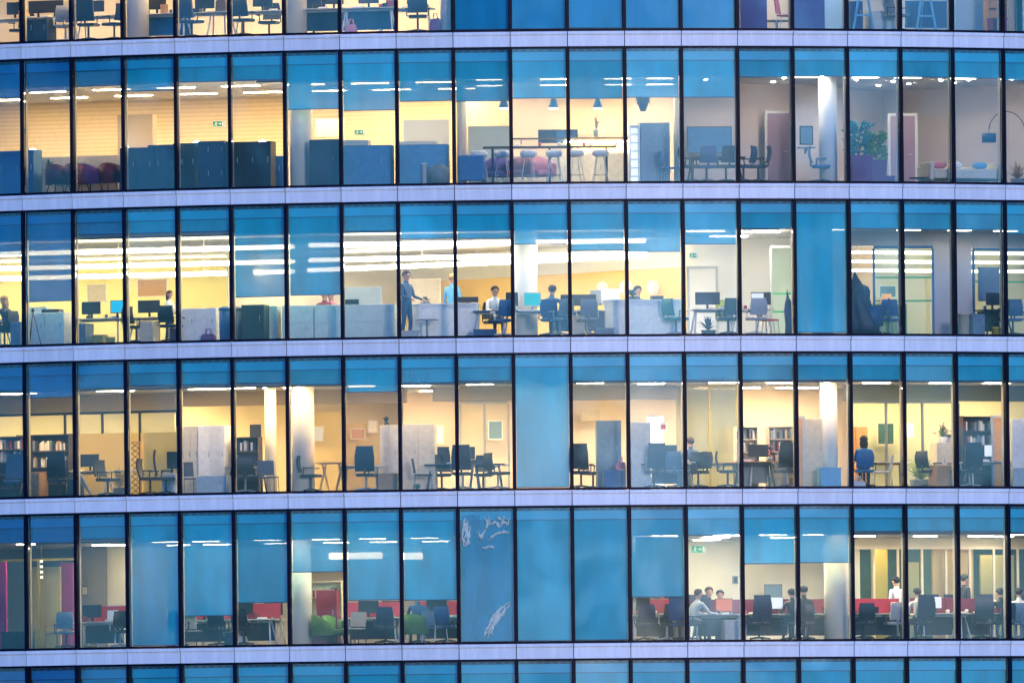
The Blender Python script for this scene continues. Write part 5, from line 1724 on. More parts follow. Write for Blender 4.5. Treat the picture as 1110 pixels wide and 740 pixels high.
def umbrella(sp, label):
    o = root('folded_umbrella', label, 'umbrella', None, *sp)
    mt = Matrix.Rotation(math.radians(-32), 4, 'Y')
    mb = MB(); mb.lathe([(.008, .02), (.035, .25), (.075, .62), (.05, .72), (.015, .74)], n=16, wob=lambda t, z: 1 + .25*math.sin(2*PI*t*8)); mb.bm.transform(mt); build('umbrella_cloth', mb, M('greyblue', .6), o)
    mb = MB(); mb.tube([(0, 0, 0), (0, 0, .02)], .008, n=6); mb.tube([(0, 0, .74), (0, 0, .86), (.03, 0, .91), (.07, 0, .9), (.085, 0, .86)], .012, n=6); mb.bm.transform(mt); build('handle', mb, M('black'), o)


umbrella(spot(3, 100, .5), 'grey folded umbrella leaning by the black chairs')
bag(spot(3, 82, .7), 'black slouching bag beside the folded umbrella', .45, .5, 'black')
work(3, 98, 2.2, 180, 'with a black monitor before the yellow panels', w=1.3, mon=(0,), chair=None, clutter=1, top='cream', leg='cream', mw=.54)
office_chair(spot(3, 117, 1.0, 0, 75), 'slim grey office chair before the yellow panels', 'charcoal')
round_table(spot(3, 140, 1.6), 'small round table beside the lattice stand', .4, .72, 'cream')


def lattice(sp, label):
    o = root('lattice_stand', label, 'lattice screen', None, *sp)
    mb = MB()
    for k in range(9):
        z = .1 + k*.15
        for s in (-1, 1):
            mb.tube([(-s*.14, 0, z), (s*.14, .008*s, z + .2)], .010, n=5)
    build('lattice', mb, M('darkwood'), o)
    mb = MB(); mb.box(-.17, -.14, -.02, .02, .0, 1.5); mb.box(.14, .17, -.02, .02, .0, 1.5); mb.box(-.139, .139, -.02, .02, 1.46, 1.5); mb.box(-.139, .139, -.02, .02, .03, .06)
    mb.box(-.17, .17, -.15, .15, -.0, -.0 + .002)
    build('stand_frame', mb, M('wood'), o)


lattice(spot(3, 147, 2.2), 'tall brown lattice stand in front of the yellow panels')
plant(spot(3, 130, 2.0, .741 - .741), 'thin green plant between the slim grey chair and the lattice stand', 1.0, .5, 'mustard', 'darkwood', 70)
office_chair(spot(3, 163, .9, 0, 95), 'black low-armed chair facing the lattice stand', 'black')
office_chair(spot(3, 180, 1.0, 0, 110), 'brown-grey office chair beside the white wardrobe', 'charcoal', True)
monitor(spot(3, 187, 1.5, .62, 180), 'black monitor on a white pedestal by the white wardrobe', w=.3, h=.45)
cabinet(spot(3, 187, 1.5), 'white pedestal under a black monitor by the white wardrobe', w=.4, h=.62, dp=.5, col='white', nx=1, nz=2)
cabinet(spot(3, 207, 1.9), 'tall cream wardrobe with narrow doors, left of two', w=.6, h=1.86, dp=.5, col='cream', nx=3, group='tall cream wardrobes')
cabinet(spot(3, 233, 1.8), 'tall white wardrobe with wide doors, right of two', w=.75, h=1.86, dp=.5, col='white', nx=2, group='tall cream wardrobes')
side_chair(spot(3, 205, .8, 0, 180), 'grey-backed side chair in front of the tall cream wardrobe', 'grey', 'charcoal')
cabinet(spot(3, 232, .9), 'frosted grey low cabinet before the tall white wardrobe', w=.85, h=.52, dp=.45, col='glasswhite', nx=1)
bookcase(spot(3, 268, 1.9), 'dark desk shelf unit with black boxes by the lit column', .75, 1.55, .4, 4, 'darkwood')
books(spot(3, 268, 1.9), .7, (.42, .80, 1.18), 'box file on the desk shelf unit by the lit column', 'box files on the desk shelf unit', 7, ('black', 'charcoal', 'palegrey', 'navy'))
wall_screen(3, 277, 467, 2.4, .3, .34, 'small dark screen above the desk shelf unit', M('charcoal', .3))
desk(spot(3, 268, 1.3), 'dark-legged desk below the desk shelf unit', 1.1, .6, 'palegrey', 'charcoal')
office_chair(spot(3, 266, .8, 0, 195), 'black office chair with bright base below the desk shelf unit', 'black', base='steel')
side_chair(spot(3, 291, .8, 0, 180), 'grey-backed side chair between the shelf unit and the lit column', 'grey', 'charcoal')
office_chair(spot(3, 337, .9, 0, 85), 'slim black chair beside the pale column and folding table', 'black', base='charcoal')


def folding_table(sp, label):
    o = root('folding_table', label, 'table', None, *sp)
    for k, x in enumerate((-.22, .22)):
        mb = MB(); mb.prism([(x - .12, 0), (x - .07, 0), (x + .13, .78), (x + .08, .78)], -.3, -.26); build('leg', mb, M('orangewood'), o)
        mb = MB(); mb.prism([(x + .12, 0), (x + .07, 0), (x - .13, .78), (x - .08, .78)], .20, .24); build('leg', mb, M('orangewood'), o)
    mb = MB(); mb.box(-.42, .42, -.32, .32, .785, .81, bev=.004); build('tabletop', mb, M('orangewood'), o)


folding_table(spot(3, 361, 1.0), 'orange wooden folding table leaning by the pale column')
desk(spot(3, 392, 1.6), 'white desk behind the tall black swivel chair', 1.1, .6, 'white')
office_chair(spot(3, 397, .85, 0, 182), 'tall black swivel chair with a bright frame in front of the white desk', 'black', True, base='steel')
office_chair(spot(3, 410, 1.3, 0, 120), 'black swivel chair half behind the tall black swivel chair', 'black', False, base='steel')
cabinet(spot(3, 424, 1.5), 'tall pale peach cupboard left of a mullion, with a plant on top', w=.50, h=1.78, dp=.5, col='cream', nx=1, group='tall peach cupboards')
plant(spot(3, 419, 1.5, 1.782), 'small dark sculpture-like plant on the tall peach cupboard', .28, .22, 'charcoal', 'charcoal', 30)
carton(spot(3, 421, .6), 'stacked wooden crate at the foot of the tall peach cupboard', .5, .3, .5, 'wood')
cabinet(spot(3, 455, 1.6), 'tall pale peach cupboard right of the mullion, behind a navy chair', w=.9, h=1.8, dp=.5, col='cream', nx=2, group='tall peach cupboards')
side_chair(spot(3, 459, .9, 0, 100), 'navy cantilever chair before the wide peach cupboard', 'navy', 'steel')
o = plant(spot(3, 452, .5), 'small teal ball-shaped plant on the floor by the navy cantilever chair', .26, .3, 'teal', 'teal', 50)
work(3, 492, 1.5, 180, 'in the bays with framed pictures', w=1.5, mon=(-.3,), chair=None, clutter=3, top='midblue', leg='midblue')
office_chair(spot(3, 502, .85, 0, 175), 'tall navy office chair in front of the framed pictures', 'navy', True, base='steel')
office_chair(spot(3, 479, 1.9, 0, 10), 'navy high-backed chair behind the desk with framed pictures', 'navy', True)
office_chair(spot(3, 540, .8, 0, 120), 'navy swivel chair tilted beside the fully closed blind', 'navy', False, base='steel')
desk(spot(3, 527, 1.6), 'round-ended dark desk beside the fully closed blind', 1.0, .7, 'navy', 'midblue')
office_chair(spot(3, 524, 2.3, 0, 0), 'navy chair behind the round-ended dark desk', 'navy')
picture(3, 537, 466, 8.6, .4, .52, 'dark framed picture on the far peach wall', 'greyblue', 'white')
picture(3, 476, 471, 8.6, .26, .5, 'pale notice sheet on the far peach wall', 'white', 'cream')
office_chair(spot(3, 630, .8, 0, 165), 'broad navy armchair on castors left of the blue-grey tall cupboard', 'navy', True, base='navy')
office_chair(spot(3, 643, 1.8, 0, 60), 'navy chair seen edge-on between armchair and blue-grey cupboard', 'navy')
cabinet(spot(3, 660, 1.45), 'tall blue-grey cupboard with one plain door', w=.64, h=1.84, dp=.55, col='greyblue', nx=1, group=None)
cabinet(spot(3, 664, .7), 'low blue cabinet in front of the blue-grey tall cupboard', w=.5, h=.52, dp=.4, col='blue', nx=1)
bag(spot(3, 673, .65, .532), 'pink bag with tall handles on the low blue cabinet', .26, .2, 'pink')
cabinet(spot(3, 674, .68), 'pale low cabinet under the pink bag', w=.2, h=.53, dp=.35, col='palegrey', nx=1)
cabinet(spot(3, 694, 1.2), 'tall peach-grey cupboard beside the glowing doorway', w=.52, h=1.78, dp=.5, col='palegrey', nx=1, group=None)
o = root('light_panel', 'bright tall lit doorway panel right of the peach-grey cupboard', 'light panel', None, *spot(3, 711, 5.5))
mb = MB(); mb.box(-.24, .24, 0, .06, 0, 2.1); build('panel_frame', mb, M('white'), o)
mb = MB(); mb.box(-.2, .2, -.01, -.002, .05, 2.05); build('diffuser', mb, emit('lamp_doorway', (1, .93, .85), .17), o)
o = root('wall_sign', 'small white sign with a red square near the glowing doorway', 'sign', None, *spot(3, 719, 5.4, zpix(719, 467, 3, 5.4)))
mb = MB(); mb.box(-.1, .1, 0, .015, 0, .24); build('sign_board', mb, M('white'), o)
mb = MB(); mb.box(-.06, .06, -.006, -.001, .05, .17); build('sign_mark', mb, M('red'), o)
office_chair(spot(3, 709, .9, 0, 190), 'navy office chair in front of the glowing doorway', 'navy', True)
work(3, 728, 1.4, 180, 'with blue front near the glowing doorway', w=1.2, mon=(.05,), chair=None, clutter=2, top='beige', leg='beige', panel='midblue', mw=.4)
office_chair(spot(3, 735, .8, 0, 150), 'blue-grey office chair with bright arms by the olive glass bay', 'greyblue', base='steel')
desk(spot(3, 772, 2.4), 'long brown meeting table in the olive glass bay', 1.5, .8, 'wood', 'mustard')
office_chair(spot(3, 789, .9, 0, 80), 'black cantilever chair in the olive glass bay', 'black', base='charcoal')
office_chair(spot(3, 757, 1.3, 0, 230), 'dark armchair at the meeting table by the mullion of the olive bay', 'charcoal')
person(spot(3, 750, 1.9, 0, 200), 'person with reddish hair sitting behind the mullion of the olive bay', 'sit', 'midblue', 'charcoal', 'hairbrown', 'short')
office_chair(spot(3, 750, 1.65, 0, 200), 'dark chair under the reddish-haired person of the olive bay', 'charcoal')
work(3, 818, 1.3, 180, 'dark and lamp-lit beside the orange cupboard', w=1.1, mon=(-.1,), chair=None, clutter=2, top='orangewood', leg='black', panel='black')
plant(spot(3, 834, 1.6, .741), 'pink-flowered pot plant on the lamp-lit dark desk', .5, .25, 'darkgreen', 'palegrey', 40, None, M('pink'))
office_chair(spot(3, 851, .85, 0, 185), 'black swivel chair with bright base by the orange cupboard', 'black', True, base='steel')
bookcase(spot(3, 848, 2.4), 'cream shelf unit behind the black swivel chair', .8, 1.7, .35, 5, 'cream')
books(spot(3, 848, 2.4), .75, (.70, 1.03, 1.36), 'file on the cream shelves behind the swivel chair', 'files on the cream shelf unit', 7)
desk(spot(3, 832, 1.7), 'desk under the pink-flowered pot plant', 1.2, .6, 'beige')
bookcase(spot(3, 809, 2.6), 'pale shelf unit behind the lamp-lit dark desk', .6, 1.7, .35, 5, 'cream')
books(spot(3, 809, 2.6), .55, (1.03, 1.36), 'file on the pale shelf unit behind the lamp-lit desk', 'files on the pale shelf unit', 6)
cabinet(spot(3, 879, 1.5), 'orange wooden cupboard beside the lit white column', w=.60, h=1.86, dp=.5, col='beige', nx=1, front='beige', group=None)
door(3, 868, 1.25, .12, 1.86, M('orangewood'))
carton(spot(3, 899, .6), 'pale blue box in front of the lit white column', .55, .35, .56, 'skyblue')
person(spot(3, 937, 1.0, 0, 160), 'person in a blue top seated with back to the glass beside the sage wall', 'sit', 'blue', 'midblue', 'hairdark', 'long')
office_chair(spot(3, 937, .75, 0, 165), 'bright blue office chair under the person in a blue top', 'blue')
side_chair(spot(3, 956, 1.0, 0, 240), 'white slim chair right of the person in a blue top', 'white', 'palegrey')
cabinet(spot(3, 932, 3.2), 'orange tall cupboard far behind the person in a blue top', w=.34, h=1.7, dp=.4, col='orangewood', nx=1, group=None)
bag(spot(3, 930, .45), 'white crumpled bag on the floor by the person in a blue top', .4, .2, 'white')
desk(spot(3, 958, 2.0), 'pale desk by the white slim chair', 1.3, .7, 'cream', 'mustard')
plant(spot(3, 998, 2.6), 'yellow-green leafy plant in front of the sage wall', 1.05, .9, 'lime', 'grey', 150)
office_chair(spot(3, 1008, 1.1, 0, 110), 'black angular office chair before the yellow-green plant', 'black')
cabinet(spot(3, 1019, .8), 'wooden pedestal with a pale top by the black angular chair', w=.44, h=.62, dp=.5, col='wood', nx=1, nz=3)
plant(spot(3, 1022, 2.0, 1.25), 'pale pink bouquet on the shelf end above the wooden pedestal', .55, .4, 'green', 'white', 60, flower=M('pink'))
cabinet(spot(3, 1022, 2.0), 'shelf-high cream cabinet carrying the pink bouquet', w=.5, h=1.25, dp=.4, col='cream')
bookcase(spot(3, 1060, 1.9), 'wide bookcase packed with books beside the orange door', 1.0, 1.95, .34, 5, 'darkwood')
books(spot(3, 1060, 1.9), .95, (.79, 1.16, 1.55), 'book packed on the wide bookcase by the orange door', 'books on the wide bookcase', 20)
bookcase(spot(3, 1031, 2.2), 'narrow pale bookcase left of the wide bookcase', .5, 1.5, .32, 4, 'cream')
books(spot(3, 1031, 2.2), .46, (.39, .76, 1.13), 'book on the narrow pale bookcase', 'books on the narrow bookcase', 10, ('white', 'cream', 'palegrey'))
office_chair(spot(3, 1051, .9, 0, 178), 'tall black executive chair in front of the wide bookcase', 'black', True, base='steel')
office_chair(spot(3, 1038, 1.2, 0, 220), 'black chair tucked left of the tall executive chair', 'black')
work(3, 1070, 1.5, 180, 'in front of the wide bookcase', w=1.3, mon=(-.1,), chair=None, clutter=3, scr=WHT, mw=.4)
door(3, 1085, 1.4, .36, 1.9, M('orangewood'))
cabinet(spot(3, 1103, 1.3), 'tall white cupboard at the frame edge beside the orange door', w=.6, h=1.86, dp=.5, col='white', nx=1, group=None)
carton(spot(3, 1104, .7), 'white box on the floor at the frame edge by the tall white cupboard', .5, .35, .55, 'glasswhite')

# ---------------- storey with red desk screens
carton(spot(4, 20, .9), 'dark green chest on the floor near the magenta column', .8, .4, .52, 'darkgreen')
side_chair(spot(4, 62, .8, 0, 250), 'pale wooden-armed mesh chair in the yellow-lit bay', 'beige', 'wood', arms=True)
office_chair(spot(4, 72, .6, 0, 200), 'low cream chair with dark base at the bay edge', 'cream', base='charcoal')
o = root('lamp_string', 'string of small square lamps hanging in the yellow-lit bay', 'hanging lamp', None, *spot(4, 45, 2.2, 2.0))
mb = MB(); mb.tube([(0, 0, -.1), (0, 0, CH - 2.0 - .002)], .006, n=5); build('cord', mb, M('charcoal'), o)
for k in range(4):
    mb = MB(); mb.box(-.03, .03, -.03, .03, -.06 + k*.14, .0 + k*.14, bev=.01); build('light_bulb', mb, emit('lamp_string_bulb', (1, .85, .6), .3), o)
o = work(4, 108, 1.2, 180, 'in the dim room beside the fully closed blind', w=1.35, mon=(.2,), chair=None, clutter=3, top='cream', leg='white', div=None, mw=.56)
divider(off(o, 0, -.42, .741), 'red desk screen in the dim room beside the closed blind', 1.4, .42, 'red')
desk(off(o, 0, -.82), 'back desk behind the red screen of the dim room', 1.35, .75, 'cream')
monitor(off(o, -.1, -.9, .741), 'pale monitor behind the red desk screen of the dim room', w=.4, h=.34, body='palegrey')
papers(off(o, -.35, -.1, .741), 'upright white leaflet on the desk of the dim room', None, .2, .3)
office_chair(spot(4, 130, .8, 0, 215), 'black office chair at the dim desk beside the closed blind', 'black', base='steel')
waste_bin(spot(4, 97, .6), 'low olive tray bin under the dim desk', .3, .12, 'mustard', False)

rows = [
    (214, 'under the low blind by red screens', .1, 'black', (-.2,), 1.6, 190, .3),
    (272, 'with red screens left of the cream column', 0, 'black', (.2,), 1.4, 170, 0),
    (404, 'right of the cream column and green armchairs', 0, 'navy', (.1,), 1.5, 185, -.45),
]
for px, q, _, ch, mon, w_, crz, chx in rows:
    s = work(4, px, 1.3, 180, q, w=w_, mon=mon, chair=None, clutter=4, top='cream', leg='white')
    divider(off(s, 0, -.42, .741), 'red fabric desk screen ' + q, w_, .42, 'red')
    desk(off(s, 0, -.82), 'far desk back to back ' + q, w_, .75, 'cream')
    monitor(off(s, -.35, -.95, .741, 0), 'far monitor over the red screen ' + q, w=.5, h=.34)
    office_chair(off(s, chx, .62, 0, crz - 180), f'{ch} office chair nearest the desk ' + q, ch)
side_chair(spot(4, 208, .9, 0, 180), 'beige-backed side chair under the low blind', 'beige', 'charcoal')
office_chair(spot(4, 238, .8, 0, 180), 'broad black office chair under the low blind', 'black')
bag(spot(4, 262, .8), 'cream rucksack under the desk left of the cream column', .3, .3, 'cream')
bag(spot(4, 250, .8), 'black bag at the mullion under the low blind', .3, .4, 'black')
cabinet(spot(4, 356, 2.2), 'crimson tall cupboard between the cream column and the mullion', w=.55, h=1.5, dp=.4, col='crimson', nx=1, group=None)
bookcase(spot(4, 352, 2.8), 'cream shelf with dark lots behind the crimson cupboard', 1.0, 1.75, .3, 4, 'cream')
books(spot(4, 352, 2.8), .95, (1.28,), 'file on the shelf behind the crimson cupboard', 'files above the crimson cupboard', 9)
cabinet(spot(4, 352, 1.5), 'crimson wide low cabinet behind the green armchair', w=.8, h=.82, dp=.4, col='crimson', nx=1, group=None)
tub_chair(spot(4, 352, .8, 0, 120), 'olive green armchair beside the cream column', 'green', 'green tub armchairs', 'charcoal')
tub_chair(spot(4, 364, 1.0, 0, 60), 'second olive green armchair tight against the mullion', 'green', 'green tub armchairs', 'charcoal')
side_chair(spot(4, 384, .8, 0, 215), 'beige mesh chair with dark arms right of the green armchairs', 'beige', 'charcoal', arms=True)
tub_chair(spot(4, 450, .75, 0, 170), 'mint green armchair beneath the person in dark blue', 'green', 'green tub armchairs', 'palegrey')
person(spot(4, 453, 1.35, 0, 200), 'seated person in dark blue behind the mint green armchair', 'sit', 'midblue', 'navy', 'hairdark', 'short')
office_chair(spot(4, 454, 1.1, 0, 200), 'dark blue chair under the person behind the mint green armchair', 'midblue')
s = work(4, 478, 1.4, 180, 'left of the crumpled plastic sheet', w=1.2, mon=(.1,), chair=None, clutter=2, top='cream')
divider(off(s, 0, -.42, .741), 'red fabric desk screen left of the crumpled plastic sheet', 1.2, .42, 'red')
office_chair(spot(4, 484, .8, 0, 160), 'dark blue office chair left of the rippled reflection sheet', 'midblue')
side_chair(spot(4, 472, .7, 0, 140), 'white-framed side chair beside the mint green armchair', 'greyblue', 'white')

s = work(4, 706, 1.4, 180, 'under the streaked blind left of the exit sign', w=1.5, mon=(.3,), chair=None, clutter=4, top='cream', leg='cream')
divider(off(s, 0, -.42, .741), 'red fabric desk screen under the streaked blind', 1.5, .42, 'red')
office_chair(spot(4, 699, .8, 0, 185), 'navy office chair under the streaked blind', 'navy')
office_chair(spot(4, 723, .75, 0, 200), 'cream-based chair right under the streaked blind', 'charcoal', base='cream')
person(spot(4, 716, 2.6, 0, 20), 'person in a beige top facing out under the streaked blind', 'sit', 'beige', 'charcoal', 'hairbrown', 'short')
office_chair(spot(4, 716, 2.85, 0, 20), 'dark chair under the person in a beige top', 'charcoal')
office_chair(spot(4, 737, .65, 0, 165), 'tall blue office chair left of the man reaching across his desk', 'midblue', True)
person(spot(4, 749, .95, 0, 115), 'man in a grey shirt reaching across his desk below the exit sign', 'sit_lean', 'palegrey', 'navy', 'hairbrown', 'short')
office_chair(spot(4, 747, .75, 0, 120), 'black office chair under the man reaching across his desk', 'black')
s = work(4, 778, 1.4, 180, 'with an orange picture screen below the exit sign', w=1.4, mon=(.38,), chair=None, clutter=2, top='palegrey', leg='palegrey', mw=.4)
divider(off(s, 0, -.42, .741), 'red fabric desk screen below the exit sign', 1.3, .40, 'crimson')
monitor(off(s, -.18, .0, .741, 180), 'monitor showing an orange and red picture below the exit sign', w=.46, h=.36, scr=emit('screen_orange', (.75, .16, .03), .07), lift=.06)
desk(off(s, 0, -.82), 'far desk of two heads below the exit sign', 1.5, .75, 'palegrey')
o = monitor(off(s, .35, -.9, .741), 'tall black monitor beside the two heads below the exit sign', w=.5, h=.42)
person(spot(4, 768, 2.7, 0, 10), 'dark-haired head behind the tall black monitor below the exit sign', 'sit', 'charcoal', 'charcoal', 'hairbrown', 'short', h=1.06)
person(spot(4, 781, 2.6, 0, -10), 'second dark-haired head, lower, behind the red desk screen', 'sit', 'navy', 'charcoal', 'hairdark', 'short')
office_chair(spot(4, 768, 2.95, 0, 10), 'dark chair under the taller of two heads below the exit sign', 'charcoal')
office_chair(spot(4, 781, 2.85, 0, -10), 'dark chair under the lower of two heads below the exit sign', 'charcoal')
cabinet(spot(4, 792, .9), 'white pedestal under the desk below the exit sign', w=.4, h=.58, dp=.5, col='palegrey', nx=1, nz=3)
exit_sign(4, 757, 595, 4.5, 'bright green-white running-man exit sign under the cream office ceiling', .40, .2, .12)

s = work(4, 832, 1.4, 180, 'left of the curly-haired person', w=1.5, mon=(-.25,), chair=None, clutter=3, top='cream', leg='palegrey', scr=WHT, mw=.36)
divider(off(s, 0, -.42, .741), 'red fabric desk screen left of the curly-haired person', 1.5, .40, 'crimson')
office_chair(spot(4, 823, .8, 0, 185), 'navy office chair facing the cream wall left of the dark pair', 'navy', True)
person(spot(4, 860, 1.1, 0, 190), 'person in black seated at the mullion beside the curly-haired person', 'sit', 'black', 'black', 'hairdark', 'short')
person(spot(4, 872, 1.2, 0, 170), 'curly-haired person in black seated left of the cream column', 'sit', 'black', 'black', 'hairdark', 'bun', h=1.06)
office_chair(spot(4, 860, .85, 0, 190), 'black chair under the person seated at the mullion', 'black')
office_chair(spot(4, 872, .95, 0, 170), 'black chair under the curly-haired person', 'black')
s = work(4, 886, 1.6, 180, 'right of the curly-haired person by the cream column', w=1.0, mon=(), chair=None, clutter=3, top='cream', leg='cream')
divider(off(s, 0, -.42, .741), 'red fabric desk screen by the cream column', 1.0, .40, 'crimson')

s = work(4, 950, 1.3, 180, 'before the gold panel', w=1.6, mon=(), chair=None, clutter=3, top='cream', leg='white')
divider(off(s, 0, -.42, .741), 'red fabric desk screen before the gold panel', 1.6, .40, 'red')
person(spot(4, 972, 2.6, 0, 200), 'standing person in a white shirt before the gold panel', 'stand', 'white', 'charcoal', 'hairdark', 'short', h=.97)
office_chair(spot(4, 936, .75, 0, 180), 'black office chair deep under the desk before the gold panel', 'black')
office_chair(spot(4, 970, .8, 0, 180), 'white-shelled office chair before the standing white-shirted person', 'palegrey', base='black')
papers(spot(4, 975, 1.5, .741), 'pale carton sheet pile on the desk before the gold panel', None, .36, .3, 'cream')
monitor(spot(4, 978, 1.2, .741, 170), 'small black screen on the desk before the gold panel', w=.3, h=.14, lift=.02)
person(spot(4, 996, 1.2, 0, 185), 'person in a white shirt seated with back to the glass in a navy chair', 'sit', 'white', 'navy', 'hairdark', 'short')
office_chair(spot(4, 999, .9, 0, 185), 'broad navy office chair under the white-shirted seated person', 'navy', True)
s = work(4, 1022, 1.5, 180, 'before the wood panel', w=1.5, mon=(.2,), chair=None, clutter=3, top='cream', leg='white', scr=WHT, mw=.34)
divider(off(s, 0, -.42, .741), 'red fabric desk screen before the wood panel', 1.5, .42, 'crimson')
for px, q in ((1011, 'first dark monitor top over the red screen before the wood panel'), (1030, 'second dark monitor top over the red screen before the wood panel')):
    monitor(spot(4, px, 2.4, .741, 0), q, w=.36, h=.36, lift=.16)
desk(spot(4, 1021, 2.35), 'far desk behind the red screen before the wood panel', 1.5, .7, 'cream')
o = work(4, 1058, 1.3, 180, 'before the dark olive panel', w=1.3, mon=(), chair=None, clutter=3, top='cream', leg='white')
divider(off(o, 0, -.42, .741), 'red fabric desk screen before the dark olive panel', 1.3, .40, 'crimson')
person(spot(4, 1046, 2.3, 0, 100), 'standing person in dark clothes behind the mullion before the olive panel', 'stand', 'charcoal', 'black', 'hairdark', 'short')
office_chair(spot(4, 1065, .8, 0, 165), 'black draped office chair before the dark olive panel', 'black', True)
person(spot(4, 1086, 1.3, 0, 185), 'dark seated person before the olive panel with a small orange lamp', 'sit', 'black', 'black', 'hairdark', 'short')
office_chair(spot(4, 1087, 1.05, 0, 185), 'black chair under the dark seated person by the orange lamp', 'black')
desk(spot(4, 1085, 1.95), 'desk with a small orange lamp before the olive panel', .9, .6, 'cream')
o = root('table_lamp', 'small orange dome lamp on the desk before the olive panel', 'lamp', None, *spot(4, 1076, 1.95, .741))
mb = MB(); mb.lathe([(.08, 0), (.08, .02), (.012, .03), (.012, .26)], n=14); build('lamp_stem', mb, M('steel'), o)
mb = MB(); mb.lathe([(.15, .24), (.12, .33), (.03, .38), (.02, .37), (.11, .32), (.14, .24)], n=20); build('lamp_shade', mb, emit('lamp_dome', (1, .45, .12), .09), o)
person(spot(4, 1105, 1.2, 0, 150), 'person in a white top seated at the frame edge', 'sit', 'white', 'greyblue', 'hairdark', 'short')
office_chair(spot(4, 1107, .95, 0, 150), 'grey office chair under the person at the frame edge', 'greyblue', base='steel')
desk(spot(4, 1108, 1.8), 'desk in front of the person at the frame edge', .9, .7, 'cream')


# ---------------- glass reflections shaped as an added sheet with folds in the window of the red-screen storey
def glass_reflection(r, px, d, label, ripples, w=1.28, h=3.3):
    sp = spot(r, px, d)
    o = root('reflection_sheet', label, 'reflection sheet', None, *sp)
    mb = MB()
    nx, nz = 26, 60
    rn = random.Random(4)
    from mathutils import noise
    f = lambda x, z: .02*noise.noise(Vector((x*2.2, z*1.1, 3))) + .008*abs(noise.noise(Vector((x*6 + z*2.5, z*3, 9))))
    V = [[[mb.bm.verts.new((-w/2 + w*i/nx, f(i/nx*w, h*j/nz) + t, .08 + h*j/nz)) for i in range(nx + 1)] for j in range(nz + 1)] for t in (0, .003)]
    fs = []
    for L, fl in ((V[0], 1), (V[1], 0)):
        for j in range(nz):
            for i in range(nx):
                q = (L[j][i], L[j][i + 1], L[j + 1][i + 1], L[j + 1][i])
                fs.append(mb.bm.faces.new(q if fl else q[::-1]))
    mb._mark(fs, True)
    build('glass_reflection', mb, REFL_FILM, o)
    for pts in ripples:
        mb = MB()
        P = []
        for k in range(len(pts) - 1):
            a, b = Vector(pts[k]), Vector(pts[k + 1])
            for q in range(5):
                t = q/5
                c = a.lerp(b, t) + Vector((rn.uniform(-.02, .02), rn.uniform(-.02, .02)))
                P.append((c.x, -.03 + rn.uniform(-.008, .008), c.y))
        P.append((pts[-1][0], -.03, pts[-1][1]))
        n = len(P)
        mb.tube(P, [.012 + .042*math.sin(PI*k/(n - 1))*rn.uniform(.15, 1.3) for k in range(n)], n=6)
        build('white_ripple', mb, REFL_RIPPLE, o)
    return o


REFL_FILM = blind_mat('reflection_film', (.08, .66, .92), .78, .1)
REFL_RIPPLE = mat('reflection_ripple', (.86, .90, .86), .25, .05)
glass_reflection(4, 528, .19, 'added sheet with white ripples standing in for glass reflections over a closed blind', [
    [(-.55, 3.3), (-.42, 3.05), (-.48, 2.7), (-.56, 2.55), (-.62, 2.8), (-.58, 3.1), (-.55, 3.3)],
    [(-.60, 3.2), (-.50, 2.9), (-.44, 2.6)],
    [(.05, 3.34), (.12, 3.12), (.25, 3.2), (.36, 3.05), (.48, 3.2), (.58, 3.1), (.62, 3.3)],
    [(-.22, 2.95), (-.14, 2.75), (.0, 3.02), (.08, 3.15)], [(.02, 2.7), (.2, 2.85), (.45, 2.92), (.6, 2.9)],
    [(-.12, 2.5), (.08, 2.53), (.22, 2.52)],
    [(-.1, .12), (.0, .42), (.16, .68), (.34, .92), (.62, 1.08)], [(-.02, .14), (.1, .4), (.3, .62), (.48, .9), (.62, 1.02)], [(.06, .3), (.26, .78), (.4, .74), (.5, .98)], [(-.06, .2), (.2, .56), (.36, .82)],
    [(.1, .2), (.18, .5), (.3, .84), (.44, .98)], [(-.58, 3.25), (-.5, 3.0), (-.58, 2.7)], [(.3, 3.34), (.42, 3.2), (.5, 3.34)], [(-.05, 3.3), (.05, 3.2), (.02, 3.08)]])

for px, py, d, w_, h_, q, c in ((84, 636, 6.6, .3, .36, 'grey notice sheet on the dark wall above the dim desk', 'palegrey'), (92, 640, 6.6, .22, .26, 'small pale notice sheet on the dark wall above the dim desk', 'beige'), (797, 628, 8.9, .16, .22, 'small dark framed sign on the cream wall over two heads', 'charcoal'), (838, 640, 9.0, .5, .36, 'blue-grey notice board on the cream wall behind the person at the mullion', 'greyblue')):
    picture(4, px, py, d, w_, h_, q, c, 'grey')
for px, py, d, w_, h_, q, c in ((388, 470, 6.0, .4, .3, 'brown landscape picture on the mustard wall behind the tall swivel chair', 'wood'), (404, 462, 6.0, .28, .36, 'cream notice on the mustard wall behind the tall swivel chair', 'cream'), (640, 450, 8.6, .5, .3, 'beige wall board left of the blue-grey tall cupboard', 'beige'), (960, 470, 6.6, .5, .6, 'green wall chart behind the white slim chair', 'darkgreen'), (985, 466, 6.6, .34, .44, 'white wall chart right of the green wall chart', 'white'), (345, 470, 5.0, .3, .4, 'grey sheet on the golden wall behind the folding table', 'palegrey')):
    picture(3, px, py, d, w_, h_, q, c, 'beige')
for px, py, d, w_, h_, q, c in ((105, 318, 13, .6, .5, 'orange-lit picture on the yellow wall above the cyan-lit screen', 'beige'), (165, 312, 13, .9, .5, 'rust-coloured board on the yellow wall behind the white-shirted person', 'wood'), (460, 318, 15, .9, .8, 'pale framed panel on the orange wall behind the white counter', 'beige')):
    picture(2, px, py, d, w_, h_, q, c, 'cream')


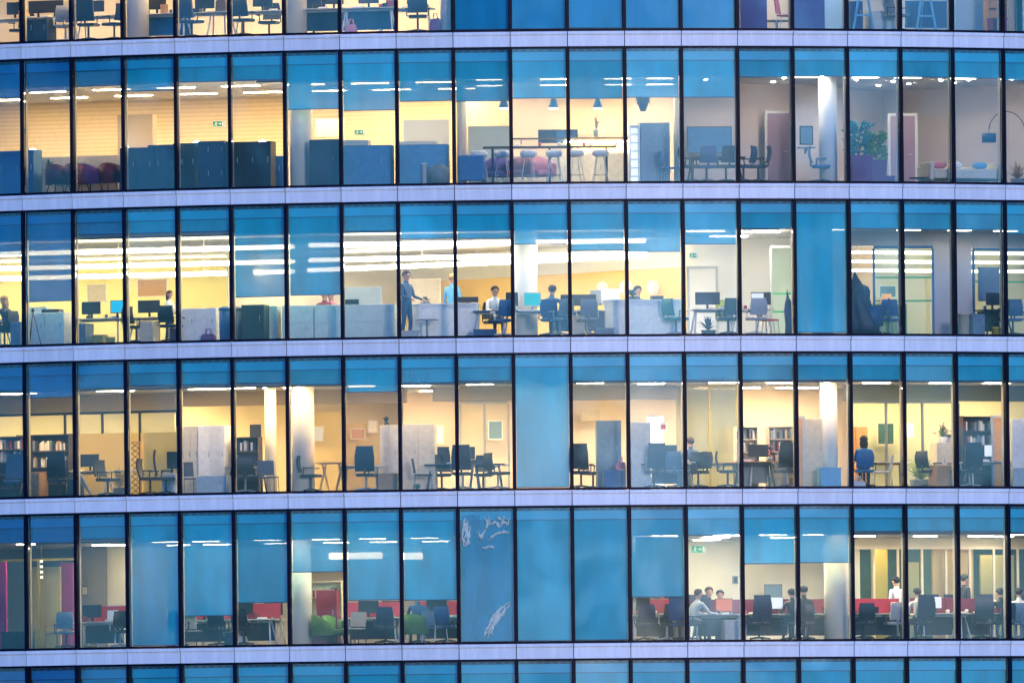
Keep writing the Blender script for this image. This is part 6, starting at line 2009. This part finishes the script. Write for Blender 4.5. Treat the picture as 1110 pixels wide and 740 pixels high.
# ------------------------------------------------------------------ light
SUN_EL, SUN_ROT = math.radians(8), math.radians(163)
w = bpy.data.worlds.new('World')
SC.world = w
w.use_nodes = True
nt = w.node_tree
bg = nt.nodes['Background']
sky = nt.nodes.new('ShaderNodeTexSky')
sky.sky_type = 'NISHITA'
sky.sun_disc = False
sky.sun_elevation = SUN_EL
sky.sun_rotation = SUN_ROT
sky.ozone_density = 10.0
sky.air_density = 1.0
sky.dust_density = .1
# cloud bands added to the sky to vary the reflections in the glass
N, L = nt.nodes.new, nt.links.new
tc = N('ShaderNodeTexCoord')
mp = N('ShaderNodeMapping'); mp.inputs['Scale'].default_value = (3.0, 3.0, 30)
nz = N('ShaderNodeTexNoise'); nz.inputs['Scale'].default_value = 1.6; nz.inputs['Detail'].default_value = 2.5; nz.inputs['Distortion'].default_value = .6
rp = N('ShaderNodeMapRange')
rp.inputs['From Min'].default_value = .36; rp.inputs['From Max'].default_value = .66
rp.inputs['To Min'].default_value = .35; rp.inputs['To Max'].default_value = 1.8
vs = N('ShaderNodeVectorMath'); vs.operation = 'SCALE'
L(tc.outputs['Generated'], mp.inputs['Vector']); L(mp.outputs['Vector'], nz.inputs['Vector']); L(nz.outputs['Fac'], rp.inputs['Value'])
L(sky.outputs['Color'], vs.inputs[0]); L(rp.outputs['Result'], vs.inputs['Scale'])
L(vs.outputs['Vector'], bg.inputs['Color'])
bg.inputs['Strength'].default_value = 0.062
# the last rosy light of the sunset
sl = bpy.data.lights.new('sun', 'SUN')
sl.energy = .14
sl.color = (1, .68, .50)
sl.angle = math.radians(6)
so = bpy.data.objects.new('sun', sl)
COL.objects.link(so)
sd = Vector((math.sin(SUN_ROT)*math.cos(SUN_EL), math.cos(SUN_ROT)*math.cos(SUN_EL), math.sin(SUN_EL)))
so.rotation_euler = sd.to_track_quat('Z', 'Y').to_euler()

cam = bpy.data.cameras.new('camera')
co = bpy.data.objects.new('camera', cam)
COL.objects.link(co)
cam.sensor_width = 36
cam.lens = F/PW*36
cam.clip_start = 1
cam.clip_end = 6000
co.matrix_world = Matrix.Translation(EYE) @ Matrix((RIGHT, UP, -FWD)).transposed().to_4x4()
SC.camera = co

SC.view_settings.view_transform = 'Standard'
SC.view_settings.look = 'None'
SC.view_settings.exposure = 3.0
SC.view_settings.gamma = 1
SC.view_settings.use_curve_mapping = False
cy = SC.cycles
cy.use_denoising = True
cy.max_bounces = 8
cy.diffuse_bounces = 3
cy.glossy_bounces = 3
cy.transmission_bounces = 4
cy.transparent_max_bounces = 24
cy.caustics_reflective = False
cy.caustics_refractive = False
cy.use_light_tree = True
cy.sample_clamp_indirect = 4
